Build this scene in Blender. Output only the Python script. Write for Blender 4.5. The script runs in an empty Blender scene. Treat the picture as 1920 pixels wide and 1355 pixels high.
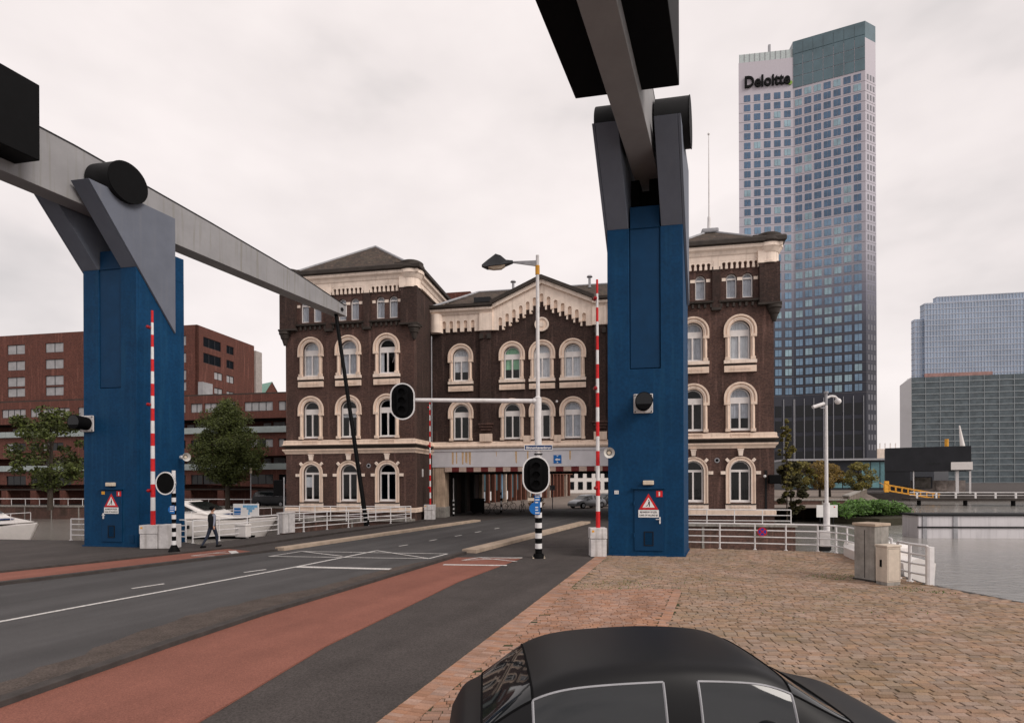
import bpy, bmesh, math, random
from mathutils import Vector, Matrix
from mathutils.geometry import tessellate_polygon
R = math.radians
random.seed(7)
S = bpy.context.scene
COL = S.collection

# ------------------------------------------------------------------ camera
cam_d = bpy.data.cameras.new('camera'); cam = bpy.data.objects.new('camera', cam_d); COL.objects.link(cam)
cam.location = (0, 0, 3.0); cam.rotation_euler = (R(90), 0.004, 0)
cam_d.sensor_width = 36; cam_d.lens = 19.5; cam_d.shift_y = 0.1159; cam_d.shift_x = -0.001
cam_d.clip_start = 0.1; cam_d.clip_end = 6000
S.camera = cam
S.render.resolution_x = 1024; S.render.resolution_y = 722
S.view_settings.view_transform = 'Standard'; S.view_settings.look = 'None'
S.view_settings.exposure = 0.52; S.view_settings.gamma = 1

# ------------------------------------------------------------------ sky and sun
SUN_EL, SUN_AZ = R(37), R(126)          # soft sun behind the cloud, over the camera's right shoulder
W = bpy.data.worlds.new('World'); S.world = W; W.use_nodes = True
nt = W.node_tree; nt.nodes.clear()
def nn(t, **k):
    n = nt.nodes.new(t)
    for a, b in k.items(): setattr(n, a, b)
    return n
out = nn('ShaderNodeOutputWorld'); bg = nn('ShaderNodeBackground'); sky = nn('ShaderNodeTexSky')
sky.sky_type = 'NISHITA'; sky.sun_disc = False; sky.sun_elevation = SUN_EL; sky.sun_rotation = SUN_AZ
sk = nn('ShaderNodeVectorMath', operation='SCALE'); sk.inputs['Scale'].default_value = 0.09
tc = nn('ShaderNodeTexCoord'); mp = nn('ShaderNodeMapping'); mp.inputs['Scale'].default_value = (1.0, 1.0, 2.1)
mp.inputs['Location'].default_value = (0.35, 0.1, 0.32)
no = nn('ShaderNodeTexNoise'); no.inputs['Scale'].default_value = 2.2; no.inputs['Detail'].default_value = 5; no.inputs['Roughness'].default_value = 0.5
rp = nn('ShaderNodeValToRGB')
rp.color_ramp.elements[0].position = 0.30; rp.color_ramp.elements[0].color = (0.46, 0.432, 0.425, 1)
rp.color_ramp.elements[1].position = 0.62; rp.color_ramp.elements[1].color = (0.715, 0.655, 0.638, 1)
e = rp.color_ramp.elements.new(0.465); e.color = (0.635, 0.582, 0.568, 1)
mx = nn('ShaderNodeMix', data_type='RGBA'); mx.inputs['Factor'].default_value = 0.94
L = nt.links.new
L(tc.outputs['Generated'], mp.inputs['Vector']); L(mp.outputs['Vector'], no.inputs['Vector']); L(no.outputs['Fac'], rp.inputs['Fac'])
L(sky.outputs['Color'], sk.inputs[0]); L(sk.outputs['Vector'], mx.inputs['A']); L(rp.outputs['Color'], mx.inputs['B'])
L(mx.outputs['Result'], bg.inputs['Color']); L(bg.outputs['Background'], out.inputs['Surface'])
bg.inputs['Strength'].default_value = 1.0
sd = bpy.data.lights.new('sun', 'SUN'); so = bpy.data.objects.new('sun', sd); COL.objects.link(so)
sd.energy = 1.5; sd.angle = R(28); sd.color = (1.0, 0.93, 0.86)
so.rotation_euler = (R(90) - SUN_EL, 0, R(180) - SUN_AZ); so.location = (0, 0, 60)

# ------------------------------------------------------------------ materials
MATS = {}
def mat(name, col, rough=0.7, metal=0.0, var=0.25, scale=3.0, bump=0.0, bscale=40.0, spec=0.25, col2=None, streak=0.0, streak_col=None, island=0.0, coat=0.0, grain=0.0, gscale=55.0, track=0.0):
    """plain principled surface with noise-driven tone, optional run-down streaks, bump and per-piece tone"""
    if name in MATS: return MATS[name]
    m = bpy.data.materials.new(name); m.use_nodes = True; t = m.node_tree; b = t.nodes['Principled BSDF']
    def N(ty, **k):
        q = t.nodes.new(ty)
        for a, c in k.items(): setattr(q, a, c)
        return q
    l = t.links.new
    geo = N('ShaderNodeNewGeometry'); n1 = N('ShaderNodeTexNoise'); n1.inputs['Scale'].default_value = scale; n1.inputs['Detail'].default_value = 6; n1.inputs['Roughness'].default_value = 0.62
    l(geo.outputs['Position'], n1.inputs['Vector'])
    r = N('ShaderNodeValToRGB'); c2 = col2 or tuple(c * (1 - var) for c in col)
    hi = tuple(min(1, c * (1 + var * 0.5)) for c in col)
    r.color_ramp.elements[0].position = 0.32; r.color_ramp.elements[0].color = (*c2, 1)
    r.color_ramp.elements[1].position = 0.68; r.color_ramp.elements[1].color = (*hi, 1)
    l(n1.outputs['Fac'], r.inputs['Fac']); cur = r.outputs['Color']
    if island:
        oi = N('ShaderNodeObjectInfo'); ad = N('ShaderNodeMath', operation='ADD'); fr = N('ShaderNodeMath', operation='FRACT')
        l(geo.outputs['Random Per Island'], ad.inputs[0]); l(oi.outputs['Random'], ad.inputs[1]); l(ad.outputs[0], fr.inputs[0])
        hv = N('ShaderNodeHueSaturation'); mr = N('ShaderNodeMapRange'); mr.inputs['To Min'].default_value = 1 - island; mr.inputs['To Max'].default_value = 1 + island
        l(fr.outputs[0], mr.inputs['Value']); l(mr.outputs['Result'], hv.inputs['Value'])
        wn = N('ShaderNodeTexWhiteNoise', noise_dimensions='1D'); l(fr.outputs[0], wn.inputs['W'])
        m2 = N('ShaderNodeMapRange'); m2.inputs['To Min'].default_value = 0.78; m2.inputs['To Max'].default_value = 1.12
        l(wn.outputs['Value'], m2.inputs['Value']); l(m2.outputs['Result'], hv.inputs['Saturation'])
        l(cur, hv.inputs['Color']); cur = hv.outputs['Color']
    if track:
        rt_ = N('ShaderNodeMapping'); rt_.inputs['Rotation'].default_value = (0, 0, R(24)); l(geo.outputs['Position'], rt_.inputs['Vector'])
        st_ = N('ShaderNodeMapping'); st_.inputs['Scale'].default_value = (1.1, 0.045, 1); l(rt_.outputs['Vector'], st_.inputs['Vector'])
        nt_ = N('ShaderNodeTexNoise'); nt_.inputs['Scale'].default_value = 1.0; nt_.inputs['Detail'].default_value = 5; l(st_.outputs['Vector'], nt_.inputs['Vector'])
        mt_ = N('ShaderNodeMapRange'); mt_.inputs['From Min'].default_value = 0.3; mt_.inputs['From Max'].default_value = 0.7; mt_.inputs['To Min'].default_value = 1 - track; mt_.inputs['To Max'].default_value = 1 + track
        l(nt_.outputs['Fac'], mt_.inputs['Value']); ht_ = N('ShaderNodeHueSaturation'); l(mt_.outputs['Result'], ht_.inputs['Value']); l(cur, ht_.inputs['Color']); cur = ht_.outputs['Color']
    if grain:
        ng = N('ShaderNodeTexNoise'); ng.inputs['Scale'].default_value = gscale; ng.inputs['Detail'].default_value = 3; l(geo.outputs['Position'], ng.inputs['Vector'])
        mg = N('ShaderNodeMapRange'); mg.inputs['From Min'].default_value = 0.3; mg.inputs['From Max'].default_value = 0.7; mg.inputs['To Min'].default_value = 1 - grain; mg.inputs['To Max'].default_value = 1 + grain
        l(ng.outputs['Fac'], mg.inputs['Value']); hg = N('ShaderNodeHueSaturation'); l(mg.outputs['Result'], hg.inputs['Value']); l(cur, hg.inputs['Color']); cur = hg.outputs['Color']
    if streak:
        mp = N('ShaderNodeMapping'); mp.inputs['Scale'].default_value = (2.6, 2.6, 0.13); l(geo.outputs['Position'], mp.inputs['Vector'])
        n2 = N('ShaderNodeTexNoise'); n2.inputs['Scale'].default_value = 2.0; n2.inputs['Detail'].default_value = 7; l(mp.outputs['Vector'], n2.inputs['Vector'])
        r2 = N('ShaderNodeValToRGB'); r2.color_ramp.elements[0].position = 0.52; r2.color_ramp.elements[0].color = (0, 0, 0, 1); r2.color_ramp.elements[1].position = 0.72; r2.color_ramp.elements[1].color = (streak,) * 3 + (1,)
        l(n2.outputs['Fac'], r2.inputs['Fac'])
        mxx = N('ShaderNodeMix', data_type='RGBA'); mxx.inputs['B'].default_value = (*(streak_col or tuple(c * 0.35 for c in col)), 1)
        nz = N('ShaderNodeSeparateXYZ'); l(geo.outputs['Normal'], nz.inputs[0]); ab = N('ShaderNodeMath', operation='ABSOLUTE'); l(nz.outputs['Z'], ab.inputs[0]); su = N('ShaderNodeMath', operation='SUBTRACT'); su.inputs[0].default_value = 1.0; l(ab.outputs[0], su.inputs[1])
        mu = N('ShaderNodeMath', operation='MULTIPLY'); l(r2.outputs['Color'], mu.inputs[0]); l(su.outputs[0], mu.inputs[1]); l(mu.outputs[0], mxx.inputs['Factor']); l(cur, mxx.inputs['A']); cur = mxx.outputs['Result']
    l(cur, b.inputs['Base Color'])
    b.inputs['Roughness'].default_value = rough; b.inputs['Metallic'].default_value = metal; b.inputs['Specular IOR Level'].default_value = spec
    if coat: b.inputs['Coat Weight'].default_value = coat; b.inputs['Coat Roughness'].default_value = 0.06
    if bump:
        n3 = N('ShaderNodeTexNoise'); n3.inputs['Scale'].default_value = bscale; n3.inputs['Detail'].default_value = 4; l(geo.outputs['Position'], n3.inputs['Vector'])
        bp = N('ShaderNodeBump'); bp.inputs['Strength'].default_value = bump; bp.inputs['Distance'].default_value = 0.02
        l(n3.outputs['Fac'], bp.inputs['Height']); l(bp.outputs['Normal'], b.inputs['Normal'])
    MATS[name] = m; return m

def brick_mat(name, c1, c2, mortar, bw=0.23, bh=0.072, stain=0.5, stain_col=(0.02, 0.015, 0.013), stain_scale=0.35, thr=(0.45, 0.7)):
    if name in MATS: return MATS[name]
    m = bpy.data.materials.new(name); m.use_nodes = True; t = m.node_tree; b = t.nodes['Principled BSDF']; l = t.links.new
    def N(ty, **k):
        q = t.nodes.new(ty)
        for a, c in k.items(): setattr(q, a, c)
        return q
    tcx = N('ShaderNodeTexCoord'); sx = N('ShaderNodeSeparateXYZ'); l(tcx.outputs['Object'], sx.inputs[0])
    ad = N('ShaderNodeMath', operation='ADD'); l(sx.outputs['X'], ad.inputs[0]); l(sx.outputs['Y'], ad.inputs[1])
    cx = N('ShaderNodeCombineXYZ'); l(ad.outputs[0], cx.inputs['X']); l(sx.outputs['Z'], cx.inputs['Y'])
    bt = N('ShaderNodeTexBrick'); bt.inputs['Scale'].default_value = 1.0; bt.inputs['Brick Width'].default_value = bw; bt.inputs['Row Height'].default_value = bh
    bt.inputs['Mortar Size'].default_value = 0.006; bt.inputs['Color1'].default_value = (*c1, 1); bt.inputs['Color2'].default_value = (*c2, 1); bt.inputs['Mortar'].default_value = (*mortar, 1)
    l(cx.outputs[0], bt.inputs['Vector'])
    n = N('ShaderNodeTexNoise'); n.inputs['Scale'].default_value = stain_scale; n.inputs['Detail'].default_value = 8; n.inputs['Roughness'].default_value = 0.65; l(tcx.outputs['Object'], n.inputs['Vector'])
    r = N('ShaderNodeValToRGB'); r.color_ramp.elements[0].position = thr[0]; r.color_ramp.elements[0].color = (0, 0, 0, 1); r.color_ramp.elements[1].position = thr[1]; r.color_ramp.elements[1].color = (stain,) * 3 + (1,)
    l(n.outputs['Fac'], r.inputs['Fac'])
    mxx = N('ShaderNodeMix', data_type='RGBA'); mxx.inputs['B'].default_value = (*stain_col, 1); l(r.outputs['Color'], mxx.inputs['Factor']); l(bt.outputs['Color'], mxx.inputs['A'])
    n4 = N('ShaderNodeTexNoise'); n4.inputs['Scale'].default_value = 9; n4.inputs['Detail'].default_value = 4; l(tcx.outputs['Object'], n4.inputs['Vector'])
    mps = N('ShaderNodeMapping'); mps.inputs['Scale'].default_value = (2.2, 2.2, 0.16); l(tcx.outputs['Object'], mps.inputs['Vector'])
    ns = N('ShaderNodeTexNoise'); ns.inputs['Scale'].default_value = 1.6; ns.inputs['Detail'].default_value = 6; l(mps.outputs['Vector'], ns.inputs['Vector'])
    rs = N('ShaderNodeValToRGB'); rs.color_ramp.elements[0].position = 0.56; rs.color_ramp.elements[0].color = (0, 0, 0, 1); rs.color_ramp.elements[1].position = 0.74; rs.color_ramp.elements[1].color = (0.42, 0.42, 0.42, 1); l(ns.outputs['Fac'], rs.inputs['Fac'])
    mxs = N('ShaderNodeMix', data_type='RGBA'); mxs.inputs['B'].default_value = (*[min(0.3, c * 2.3 + 0.02) for c in c1], 1); l(rs.outputs['Color'], mxs.inputs['Factor']); l(mxx.outputs['Result'], mxs.inputs['A']); mxx = mxs
    hv = N('ShaderNodeHueSaturation'); mr = N('ShaderNodeMapRange'); mr.inputs['From Min'].default_value = 0.3; mr.inputs['From Max'].default_value = 0.7; mr.inputs['To Min'].default_value = 0.7; mr.inputs['To Max'].default_value = 1.35
    l(n4.outputs['Fac'], mr.inputs['Value']); l(mr.outputs['Result'], hv.inputs['Value']); l(mxx.outputs['Result'], hv.inputs['Color'])
    l(hv.outputs['Color'], b.inputs['Base Color']); b.inputs['Roughness'].default_value = 0.88; b.inputs['Specular IOR Level'].default_value = 0.25
    bp = N('ShaderNodeBump'); bp.inputs['Strength'].default_value = 0.5; bp.inputs['Distance'].default_value = 0.01; l(bt.outputs['Fac'], bp.inputs['Height']); bp.invert = True
    l(bp.outputs['Normal'], b.inputs['Normal'])
    MATS[name] = m; return m

def glass_mat(name, tint=(0.55, 0.6, 0.62), refl=1.0, rough=0.02):
    m = bpy.data.materials.new(name); m.use_nodes = True; t = m.node_tree; t.nodes.clear(); l = t.links.new
    o = t.nodes.new('ShaderNodeOutputMaterial'); tr = t.nodes.new('ShaderNodeBsdfTransparent'); gl = t.nodes.new('ShaderNodeBsdfGlossy'); mi = t.nodes.new('ShaderNodeMixShader'); fr = t.nodes.new('ShaderNodeFresnel')
    fr.inputs['IOR'].default_value = 1.5; tr.inputs['Color'].default_value = (*tint, 1); gl.inputs['Roughness'].default_value = rough
    ml = t.nodes.new('ShaderNodeMath'); ml.operation = 'MULTIPLY_ADD'; ml.inputs[1].default_value = refl; ml.inputs[2].default_value = 0.05 * refl; ml.use_clamp = True
    l(fr.outputs[0], ml.inputs[0]); l(ml.outputs[0], mi.inputs['Fac']); l(tr.outputs[0], mi.inputs[1]); l(gl.outputs[0], mi.inputs[2]); l(mi.outputs[0], o.inputs['Surface'])
    MATS[name] = m; return m

asphalt = mat('asphalt', (0.070, 0.067, 0.068), 0.88, var=0.13, scale=0.7, bump=0.5, bscale=120, grain=0.32, spec=0.25, track=0.22)
asphalt_dark = mat('pavement_asphalt', (0.066, 0.057, 0.054), 0.9, var=0.16, scale=0.9, bump=0.5, bscale=110, grain=0.34, gscale=40, spec=0.2, track=0.14)
asphalt_worn = mat('worn_asphalt', (0.088, 0.070, 0.061), 0.9, var=0.3, scale=2.2, bump=0.6, bscale=100, grain=0.4, gscale=30, spec=0.2)
red_asphalt = mat('red_asphalt', (0.228, 0.092, 0.068), 0.9, var=0.12, scale=0.8, bump=0.5, bscale=120, grain=0.26, spec=0.2, track=0.12)
kerb_m = mat('dark_kerb', (0.055, 0.047, 0.044), 0.85, var=0.3, scale=4, bump=0.4)
conc_strip = mat('pale_concrete', (0.42, 0.33, 0.255), 0.85, var=0.25, scale=2.5, bump=0.3)
concrete = mat('concrete', (0.30, 0.28, 0.255), 0.88, var=0.35, scale=3, bump=0.4, streak=0.55)
paint_w = mat('road_paint', (0.66, 0.64, 0.62), 0.75, var=0.28, scale=16, col2=(0.30, 0.285, 0.275), grain=0.15)
white_steel = mat('white_steel', (0.72, 0.70, 0.70), 0.45, var=0.12, scale=5, streak=0.25, streak_col=(0.35, 0.28, 0.22))
dirty_white = mat('dirty_white', (0.60, 0.575, 0.57), 0.6, var=0.22, scale=4, streak=0.6, streak_col=(0.22, 0.19, 0.17), bump=0.1)
blue = mat('blue_paint', (0.0030, 0.041, 0.108), 0.6, var=0.16, scale=1.1, spec=0.14, bump=0.09, bscale=7, streak=0.42, streak_col=(0.012, 0.068, 0.140), grain=0.14, gscale=9)
blue_door = mat('blue_door_paint', (0.0028, 0.037, 0.098), 0.55, var=0.14, scale=2, spec=0.16)
greysteel = mat('grey_steel', (0.130, 0.143, 0.178), 0.6, var=0.1, scale=1.0, bump=0.05, bscale=8, streak=0.2, streak_col=(0.19, 0.19, 0.2), spec=0.2)
beamsteel = mat('beam_steel', (0.285, 0.280, 0.288), 0.65, var=0.1, scale=0.9, streak=0.8, streak_col=(0.21, 0.20, 0.18), spec=0.2)
darksteel = mat('dark_steel', (0.012, 0.012, 0.013), 0.6, var=0.2, spec=0.15)
black = mat('black_coating', (0.004, 0.004, 0.0045), 0.6, var=0.2, spec=0.08)
black_matt = mat('matt_black', (0.0055, 0.0055, 0.006), 0.85, var=0.2, spec=0.06)
rimw = mat('white_rim', (0.72, 0.71, 0.71), 0.5, var=0.08)
red = mat('signal_red', (0.60, 0.022, 0.026), 0.55, var=0.2, scale=6, spec=0.2)
redlamp = mat('red_lens', (0.30, 0.008, 0.012), 0.2, var=0.1)
yellow = mat('yellow_paint', (0.75, 0.36, 0.04), 0.55)
sign_blue = mat('sign_blue', (0.010, 0.13, 0.42), 0.5, var=0.1)
sign_navy = mat('sign_navy', (0.012, 0.035, 0.12), 0.45, var=0.08)
sign_white = mat('sign_white', (0.76, 0.75, 0.74), 0.5, var=0.06)
cream = mat('cream_plastic', (0.62, 0.53, 0.42), 0.5, var=0.1)
beige_box = mat('beige_cabinet', (0.56, 0.48, 0.40), 0.6, var=0.12, scale=6, streak=0.2)
stone = mat('painted_stone', (0.79, 0.625, 0.51), 0.8, var=0.12, scale=1.6, bump=0.25, bscale=30, streak=0.42, streak_col=(0.36, 0.25, 0.19), spec=0.2)
stone_w = mat('pale_stone', (0.84, 0.705, 0.605), 0.82, var=0.15, scale=1.5, bump=0.25, bscale=30, streak=0.5, streak_col=(0.40, 0.31, 0.25), spec=0.2)
pier_m = mat('stained_pier', (0.50, 0.37, 0.27), 0.85, var=0.3, scale=1.3, bump=0.3, streak=1.0, streak_col=(0.10, 0.075, 0.06))
gatebeam = mat('gate_beam_paint', (0.62, 0.60, 0.625), 0.6, var=0.1, scale=1.2)
rust = mat('rust_run', (0.60, 0.40, 0.23), 0.9, var=0.35, scale=9, spec=0.1)
wframe = mat('window_frame_paint', (0.78, 0.74, 0.72), 0.5, var=0.08)
curtain_g = mat('grey_curtain', (0.66, 0.65, 0.67), 0.9, var=0.2, scale=2.5, streak=0.5, streak_col=(0.3, 0.29, 0.29))
curtain_w = mat('white_curtain', (0.86, 0.84, 0.83), 0.9, var=0.15, scale=2.5, streak=0.4, streak_col=(0.45, 0.44, 0.43))
curtain_gr = mat('green_curtain', (0.36, 0.66, 0.40), 0.9, var=0.1)
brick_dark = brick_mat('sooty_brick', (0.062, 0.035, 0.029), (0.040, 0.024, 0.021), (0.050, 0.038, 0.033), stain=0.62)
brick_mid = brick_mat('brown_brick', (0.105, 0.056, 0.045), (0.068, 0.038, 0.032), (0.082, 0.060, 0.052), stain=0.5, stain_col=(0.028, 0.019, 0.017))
brick_red = brick_mat('red_brick', (0.135, 0.047, 0.034), (0.100, 0.036, 0.028), (0.085, 0.055, 0.045), stain=0.25, stain_col=(0.05, 0.025, 0.02))
brick_quay = brick_mat('quay_brick', (0.13, 0.065, 0.05), (0.09, 0.05, 0.04), (0.10, 0.08, 0.07), stain=0.75, stain_col=(0.03, 0.027, 0.02), stain_scale=0.6)
tile_m = brick_mat('roof_tile', (0.075, 0.052, 0.040), (0.038, 0.029, 0.025), (0.012, 0.011, 0.010), bw=0.26, bh=0.2, stain=0.4, stain_col=(0.07, 0.062, 0.045), stain_scale=0.9)
gutter_m = mat('dark_gutter', (0.045, 0.036, 0.031), 0.7, var=0.3, scale=2)
lead = mat('lead_flashing', (0.33, 0.33, 0.35), 0.55, var=0.2)
brickpave = mat('clay_paver', (0.292, 0.196, 0.147), 0.92, var=0.3, scale=0.8, bump=0.7, bscale=60, island=0.20, col2=(0.235, 0.168, 0.108), grain=0.15, spec=0.15)
brickpave_o = mat('orange_paver', (0.345, 0.200, 0.140), 0.92, var=0.25, scale=1.1, bump=0.6, bscale=60, island=0.14, grain=0.12, spec=0.15)
joint_m = mat('sandy_joint', (0.050, 0.045, 0.028), 0.95, var=0.5, scale=1.3, col2=(0.035, 0.048, 0.015), bump=0.5, bscale=80)
glass = glass_mat('window_glass', (0.90, 0.92, 0.94), refl=0.2)
glass_blk = mat('dark_glass', (0.006, 0.007, 0.009), 0.1, var=0.1, spec=0.3)
leaf_g = mat('leaf_green', (0.070, 0.086, 0.024), 0.6, var=0.4, scale=1.2, island=0.45, spec=0.15)
leaf_y = mat('leaf_olive', (0.185, 0.160, 0.038), 0.6, var=0.4, scale=0.8, island=0.4, spec=0.15)
leaf_o = mat('leaf_ochre', (0.225, 0.150, 0.04), 0.6, var=0.4, scale=0.8, island=0.35, spec=0.15)
leaf_b = mat('leaf_bramble', (0.085, 0.17, 0.035), 0.6, var=0.4, scale=0.8, island=0.4, spec=0.15)
leaf_d = mat('leaf_dark', (0.045, 0.042, 0.016), 0.7, var=0.4, scale=0.8, island=0.4, spec=0.15)
bark = mat('bark', (0.055, 0.043, 0.034), 0.9, var=0.4, scale=6, bump=0.6, bscale=20)
gel_w = mat('white_gelcoat', (0.78, 0.74, 0.71), 0.3, var=0.06, spec=0.5)

# ------------------------------------------------------------------ mesh helpers
def arc(cx, cz, r, a0, a1, n):
    return [(cx + r * math.cos(R(a0 + (a1 - a0) * i / n)), cz + r * math.sin(R(a0 + (a1 - a0) * i / n))) for i in range(n + 1)]
def arch(hw, z0, zs, n=14, cx=0.0):
    return [(cx - hw, z0), (cx + hw, z0)] + arc(cx, zs, hw, 0, 180, n)
def rect(x0, x1, z0, z1): return [(x0, z0), (x1, z0), (x1, z1), (x0, z1)]
def stadium(w, h, n=10):
    r = w / 2; k = h / 2 - r
    return arc(0, k, r, 0, 180, n) + arc(0, -k, r, 180, 360, n)
def area2(p): return sum(p[i][0] * p[(i + 1) % len(p)][1] - p[(i + 1) % len(p)][0] * p[i][1] for i in range(len(p)))

class MB:
    def __init__(s): s.v = []; s.f = []
    def add(s, v, f):
        o = len(s.v); s.v += [tuple(p) for p in v]; s.f += [tuple(i + o for i in q) for q in f]; return s
    def box(s, x0, x1, y0, y1, z0, z1):
        return s.add([(x0, y0, z0), (x1, y0, z0), (x1, y1, z0), (x0, y1, z0), (x0, y0, z1), (x1, y0, z1), (x1, y1, z1), (x0, y1, z1)],
                     [(0, 3, 2, 1), (4, 5, 6, 7), (0, 1, 5, 4), (1, 2, 6, 5), (2, 3, 7, 6), (3, 0, 4, 7)])
    def cbox(s, c, d): return s.box(c[0] - d[0] / 2, c[0] + d[0] / 2, c[1] - d[1] / 2, c[1] + d[1] / 2, c[2] - d[2] / 2, c[2] + d[2] / 2)
    def cyl(s, p0, p1, r0, r1=None, n=12, caps=True):
        r1 = r0 if r1 is None else r1; p0 = Vector(p0); p1 = Vector(p1); d = (p1 - p0).normalized()
        a = d.orthogonal().normalized(); b = d.cross(a); o = len(s.v)
        for p, r in ((p0, r0), (p1, r1)):
            for i in range(n):
                t = 2 * math.pi * i / n; s.v.append(tuple(p + a * (r * math.cos(t)) + b * (r * math.sin(t))))
        for i in range(n): s.f.append((o + i, o + (i + 1) % n, o + n + (i + 1) % n, o + n + i))
        if caps: s.f.append(tuple(o + i for i in reversed(range(n)))); s.f.append(tuple(o + n + i for i in range(n)))
        return s
    def tube(s, pts, r, n=8):
        for a, b in zip(pts, pts[1:]): s.cyl(a, b, r, n=n)
        return s
    def sphere(s, c, r, n=12, m=8, sz=1.0):
        v = []; f = []
        for j in range(m + 1):
            th = math.pi * j / m
            for i in range(n):
                ph = 2 * math.pi * i / n; v.append((c[0] + r * math.sin(th) * math.cos(ph), c[1] + r * math.sin(th) * math.sin(ph), c[2] + r * sz * math.cos(th)))
        for j in range(m):
            for i in range(n): f.append((j * n + i, (j + 1) * n + i, (j + 1) * n + (i + 1) % n, j * n + (i + 1) % n))
        return s.add(v, f)
    def flat(s, outline, holes, y0, y1):
        """plate in the x-z plane, front at y0, back at y1, with holes"""
        loops = [list(outline)] + [list(h) for h in holes]
        if area2(loops[0]) < 0: loops[0].reverse()
        for h in loops[1:]:
            if area2(h) > 0: h.reverse()
        pts = [p for q in loops for p in q]
        tris = tessellate_polygon([[Vector((p[0], p[1], 0)) for p in q] for q in loops])
        k = len(pts); v = [(p[0], y0, p[1]) for p in pts] + [(p[0], y1, p[1]) for p in pts]; f = []
        for t in tris:
            a, b, c = (pts[i] for i in t); w = (b[0] - a[0]) * (c[1] - a[1]) - (b[1] - a[1]) * (c[0] - a[0])
            t = tuple(t) if w > 0 else tuple(reversed(t))
            f.append(t); f.append(tuple(i + k for i in reversed(t)))
        o = 0
        for q in loops:
            m = len(q)
            for i in range(m): j = (i + 1) % m; f.append((o + j, o + i, k + o + i, k + o + j))
            o += m
        return s.add(v, f)
    def slab(s, poly, z0, z1):
        """horizontal sheet from a plan polygon"""
        p = list(poly)
        if area2(p) < 0: p.reverse()
        tris = tessellate_polygon([[Vector((a[0], a[1], 0)) for a in p]]); k = len(p)
        v = [(a[0], a[1], z1) for a in p] + [(a[0], a[1], z0) for a in p]; f = []
        for t in tris:
            a, b, c = (p[i] for i in t); w = (b[0] - a[0]) * (c[1] - a[1]) - (b[1] - a[1]) * (c[0] - a[0])
            t = tuple(t) if w > 0 else tuple(reversed(t)); f.append(t)
            if z1 > z0: f.append(tuple(i + k for i in reversed(t)))
        if z1 > z0:
            for i in range(k): j = (i + 1) % k; f.append((i, k + i, k + j, j))
        else: v = v[:k]
        return s.add(v, f)
    def sweep(s, path, prof, closed=False):
        """moulding: profile (outward offset, z) along a plan path; outward is to the right of travel"""
        P = [Vector((a[0], a[1])) for a in path]; n = len(P); q = len(prof); o = len(s.v)
        for i in range(n):
            d0 = (P[i] - P[i - 1]).normalized() if (i > 0 or closed) else None
            d1 = (P[(i + 1) % n] - P[i]).normalized() if (i < n - 1 or closed) else None
            d0 = d0 or d1; d1 = d1 or d0
            n0 = Vector((d0.y, -d0.x)); n1 = Vector((d1.y, -d1.x)); m = (n0 + n1); m = m / max(0.25, m.dot(n0))
            for dd, z in prof: s.v.append((P[i].x + m.x * dd, P[i].y + m.y * dd, z))
        for i in range(n if closed else n - 1):
            a = o + i * q; b = o + ((i + 1) % n) * q
            for j in range(q): k = (j + 1) % q; s.f.append((a + j, a + k, b + k, b + j))
        if not closed: s.f.append(tuple(o + j for j in reversed(range(q)))); s.f.append(tuple(o + (n - 1) * q + j for j in range(q)))
        return s
    def map(s, fn): s.v = [tuple(fn(*p)) for p in s.v]; return s
    def mesh(s, name, m):
        me = bpy.data.meshes.new(name); me.from_pydata(s.v, [], s.f); me.materials.append(m); me.update()
        bm = bmesh.new(); bm.from_mesh(me); bmesh.ops.recalc_face_normals(bm, faces=bm.faces); bm.to_mesh(me); bm.free()
        return me
    def build(s, name, m, parent=None, smooth=False, bevel=0.0, loc=None, rz=None, recalc=True):
        me = s.mesh(name, m) if recalc else s.raw(name, m)
        if smooth:
            for p in me.polygons: p.use_smooth = True
            try: me.set_sharp_from_angle(angle=R(40))
            except Exception: pass
        o = bpy.data.objects.new(name, me); COL.objects.link(o)
        if parent: o.parent = parent
        if loc: o.location = loc
        if rz is not None: o.rotation_euler.z = rz
        if bevel:
            b = o.modifiers.new('bevel', 'BEVEL'); b.width = bevel; b.segments = 2; b.limit_method = 'ANGLE'; b.angle_limit = R(40)
        return o
    def raw(s, name, m):
        me = bpy.data.meshes.new(name); me.from_pydata(s.v, [], s.f); me.materials.append(m); me.update(); return me
def empty(name, loc=(0, 0, 0), rz=0.0, parent=None):
    o = bpy.data.objects.new(name, None); COL.objects.link(o); o.location = loc; o.rotation_euler.z = rz; o.empty_display_size = 0.2
    if parent: o.parent = parent
    return o
def tag(o, label, cat, group=None):
    o['label'] = label; o['category'] = cat
    if group: o['group'] = group
    return o
def struct(o): o['kind'] = 'structure'; return o
def stuff(o): o['kind'] = 'stuff'; return o
def copy_tree(o, parent=None):
    c = o.copy(); COL.objects.link(c); c.parent = parent
    for ch in list(o.children): copy_tree(ch, c)
    return c
def lettering(body, size, m, name, parent, loc, rz=0.0, depth=0.004, align='CENTER', bold=0.0, sx=1.0):
    """flat letters standing in the x-z plane, facing -y"""
    cu = bpy.data.curves.new(name, 'FONT'); cu.body = body; cu.size = size; cu.extrude = depth; cu.align_x = align; cu.align_y = 'CENTER'; cu.offset = bold; cu.resolution_u = 3
    tmp = bpy.data.objects.new(name, cu); me = bpy.data.meshes.new_from_object(tmp); bpy.data.objects.remove(tmp)
    me.transform(Matrix.Rotation(R(90), 4, 'X') @ Matrix.Diagonal((sx, 1, 1, 1))); me.materials.clear(); me.materials.append(m)
    o = bpy.data.objects.new(name, me); COL.objects.link(o); o.parent = parent; o.location = loc; o.rotation_euler.z = rz; return o

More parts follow.
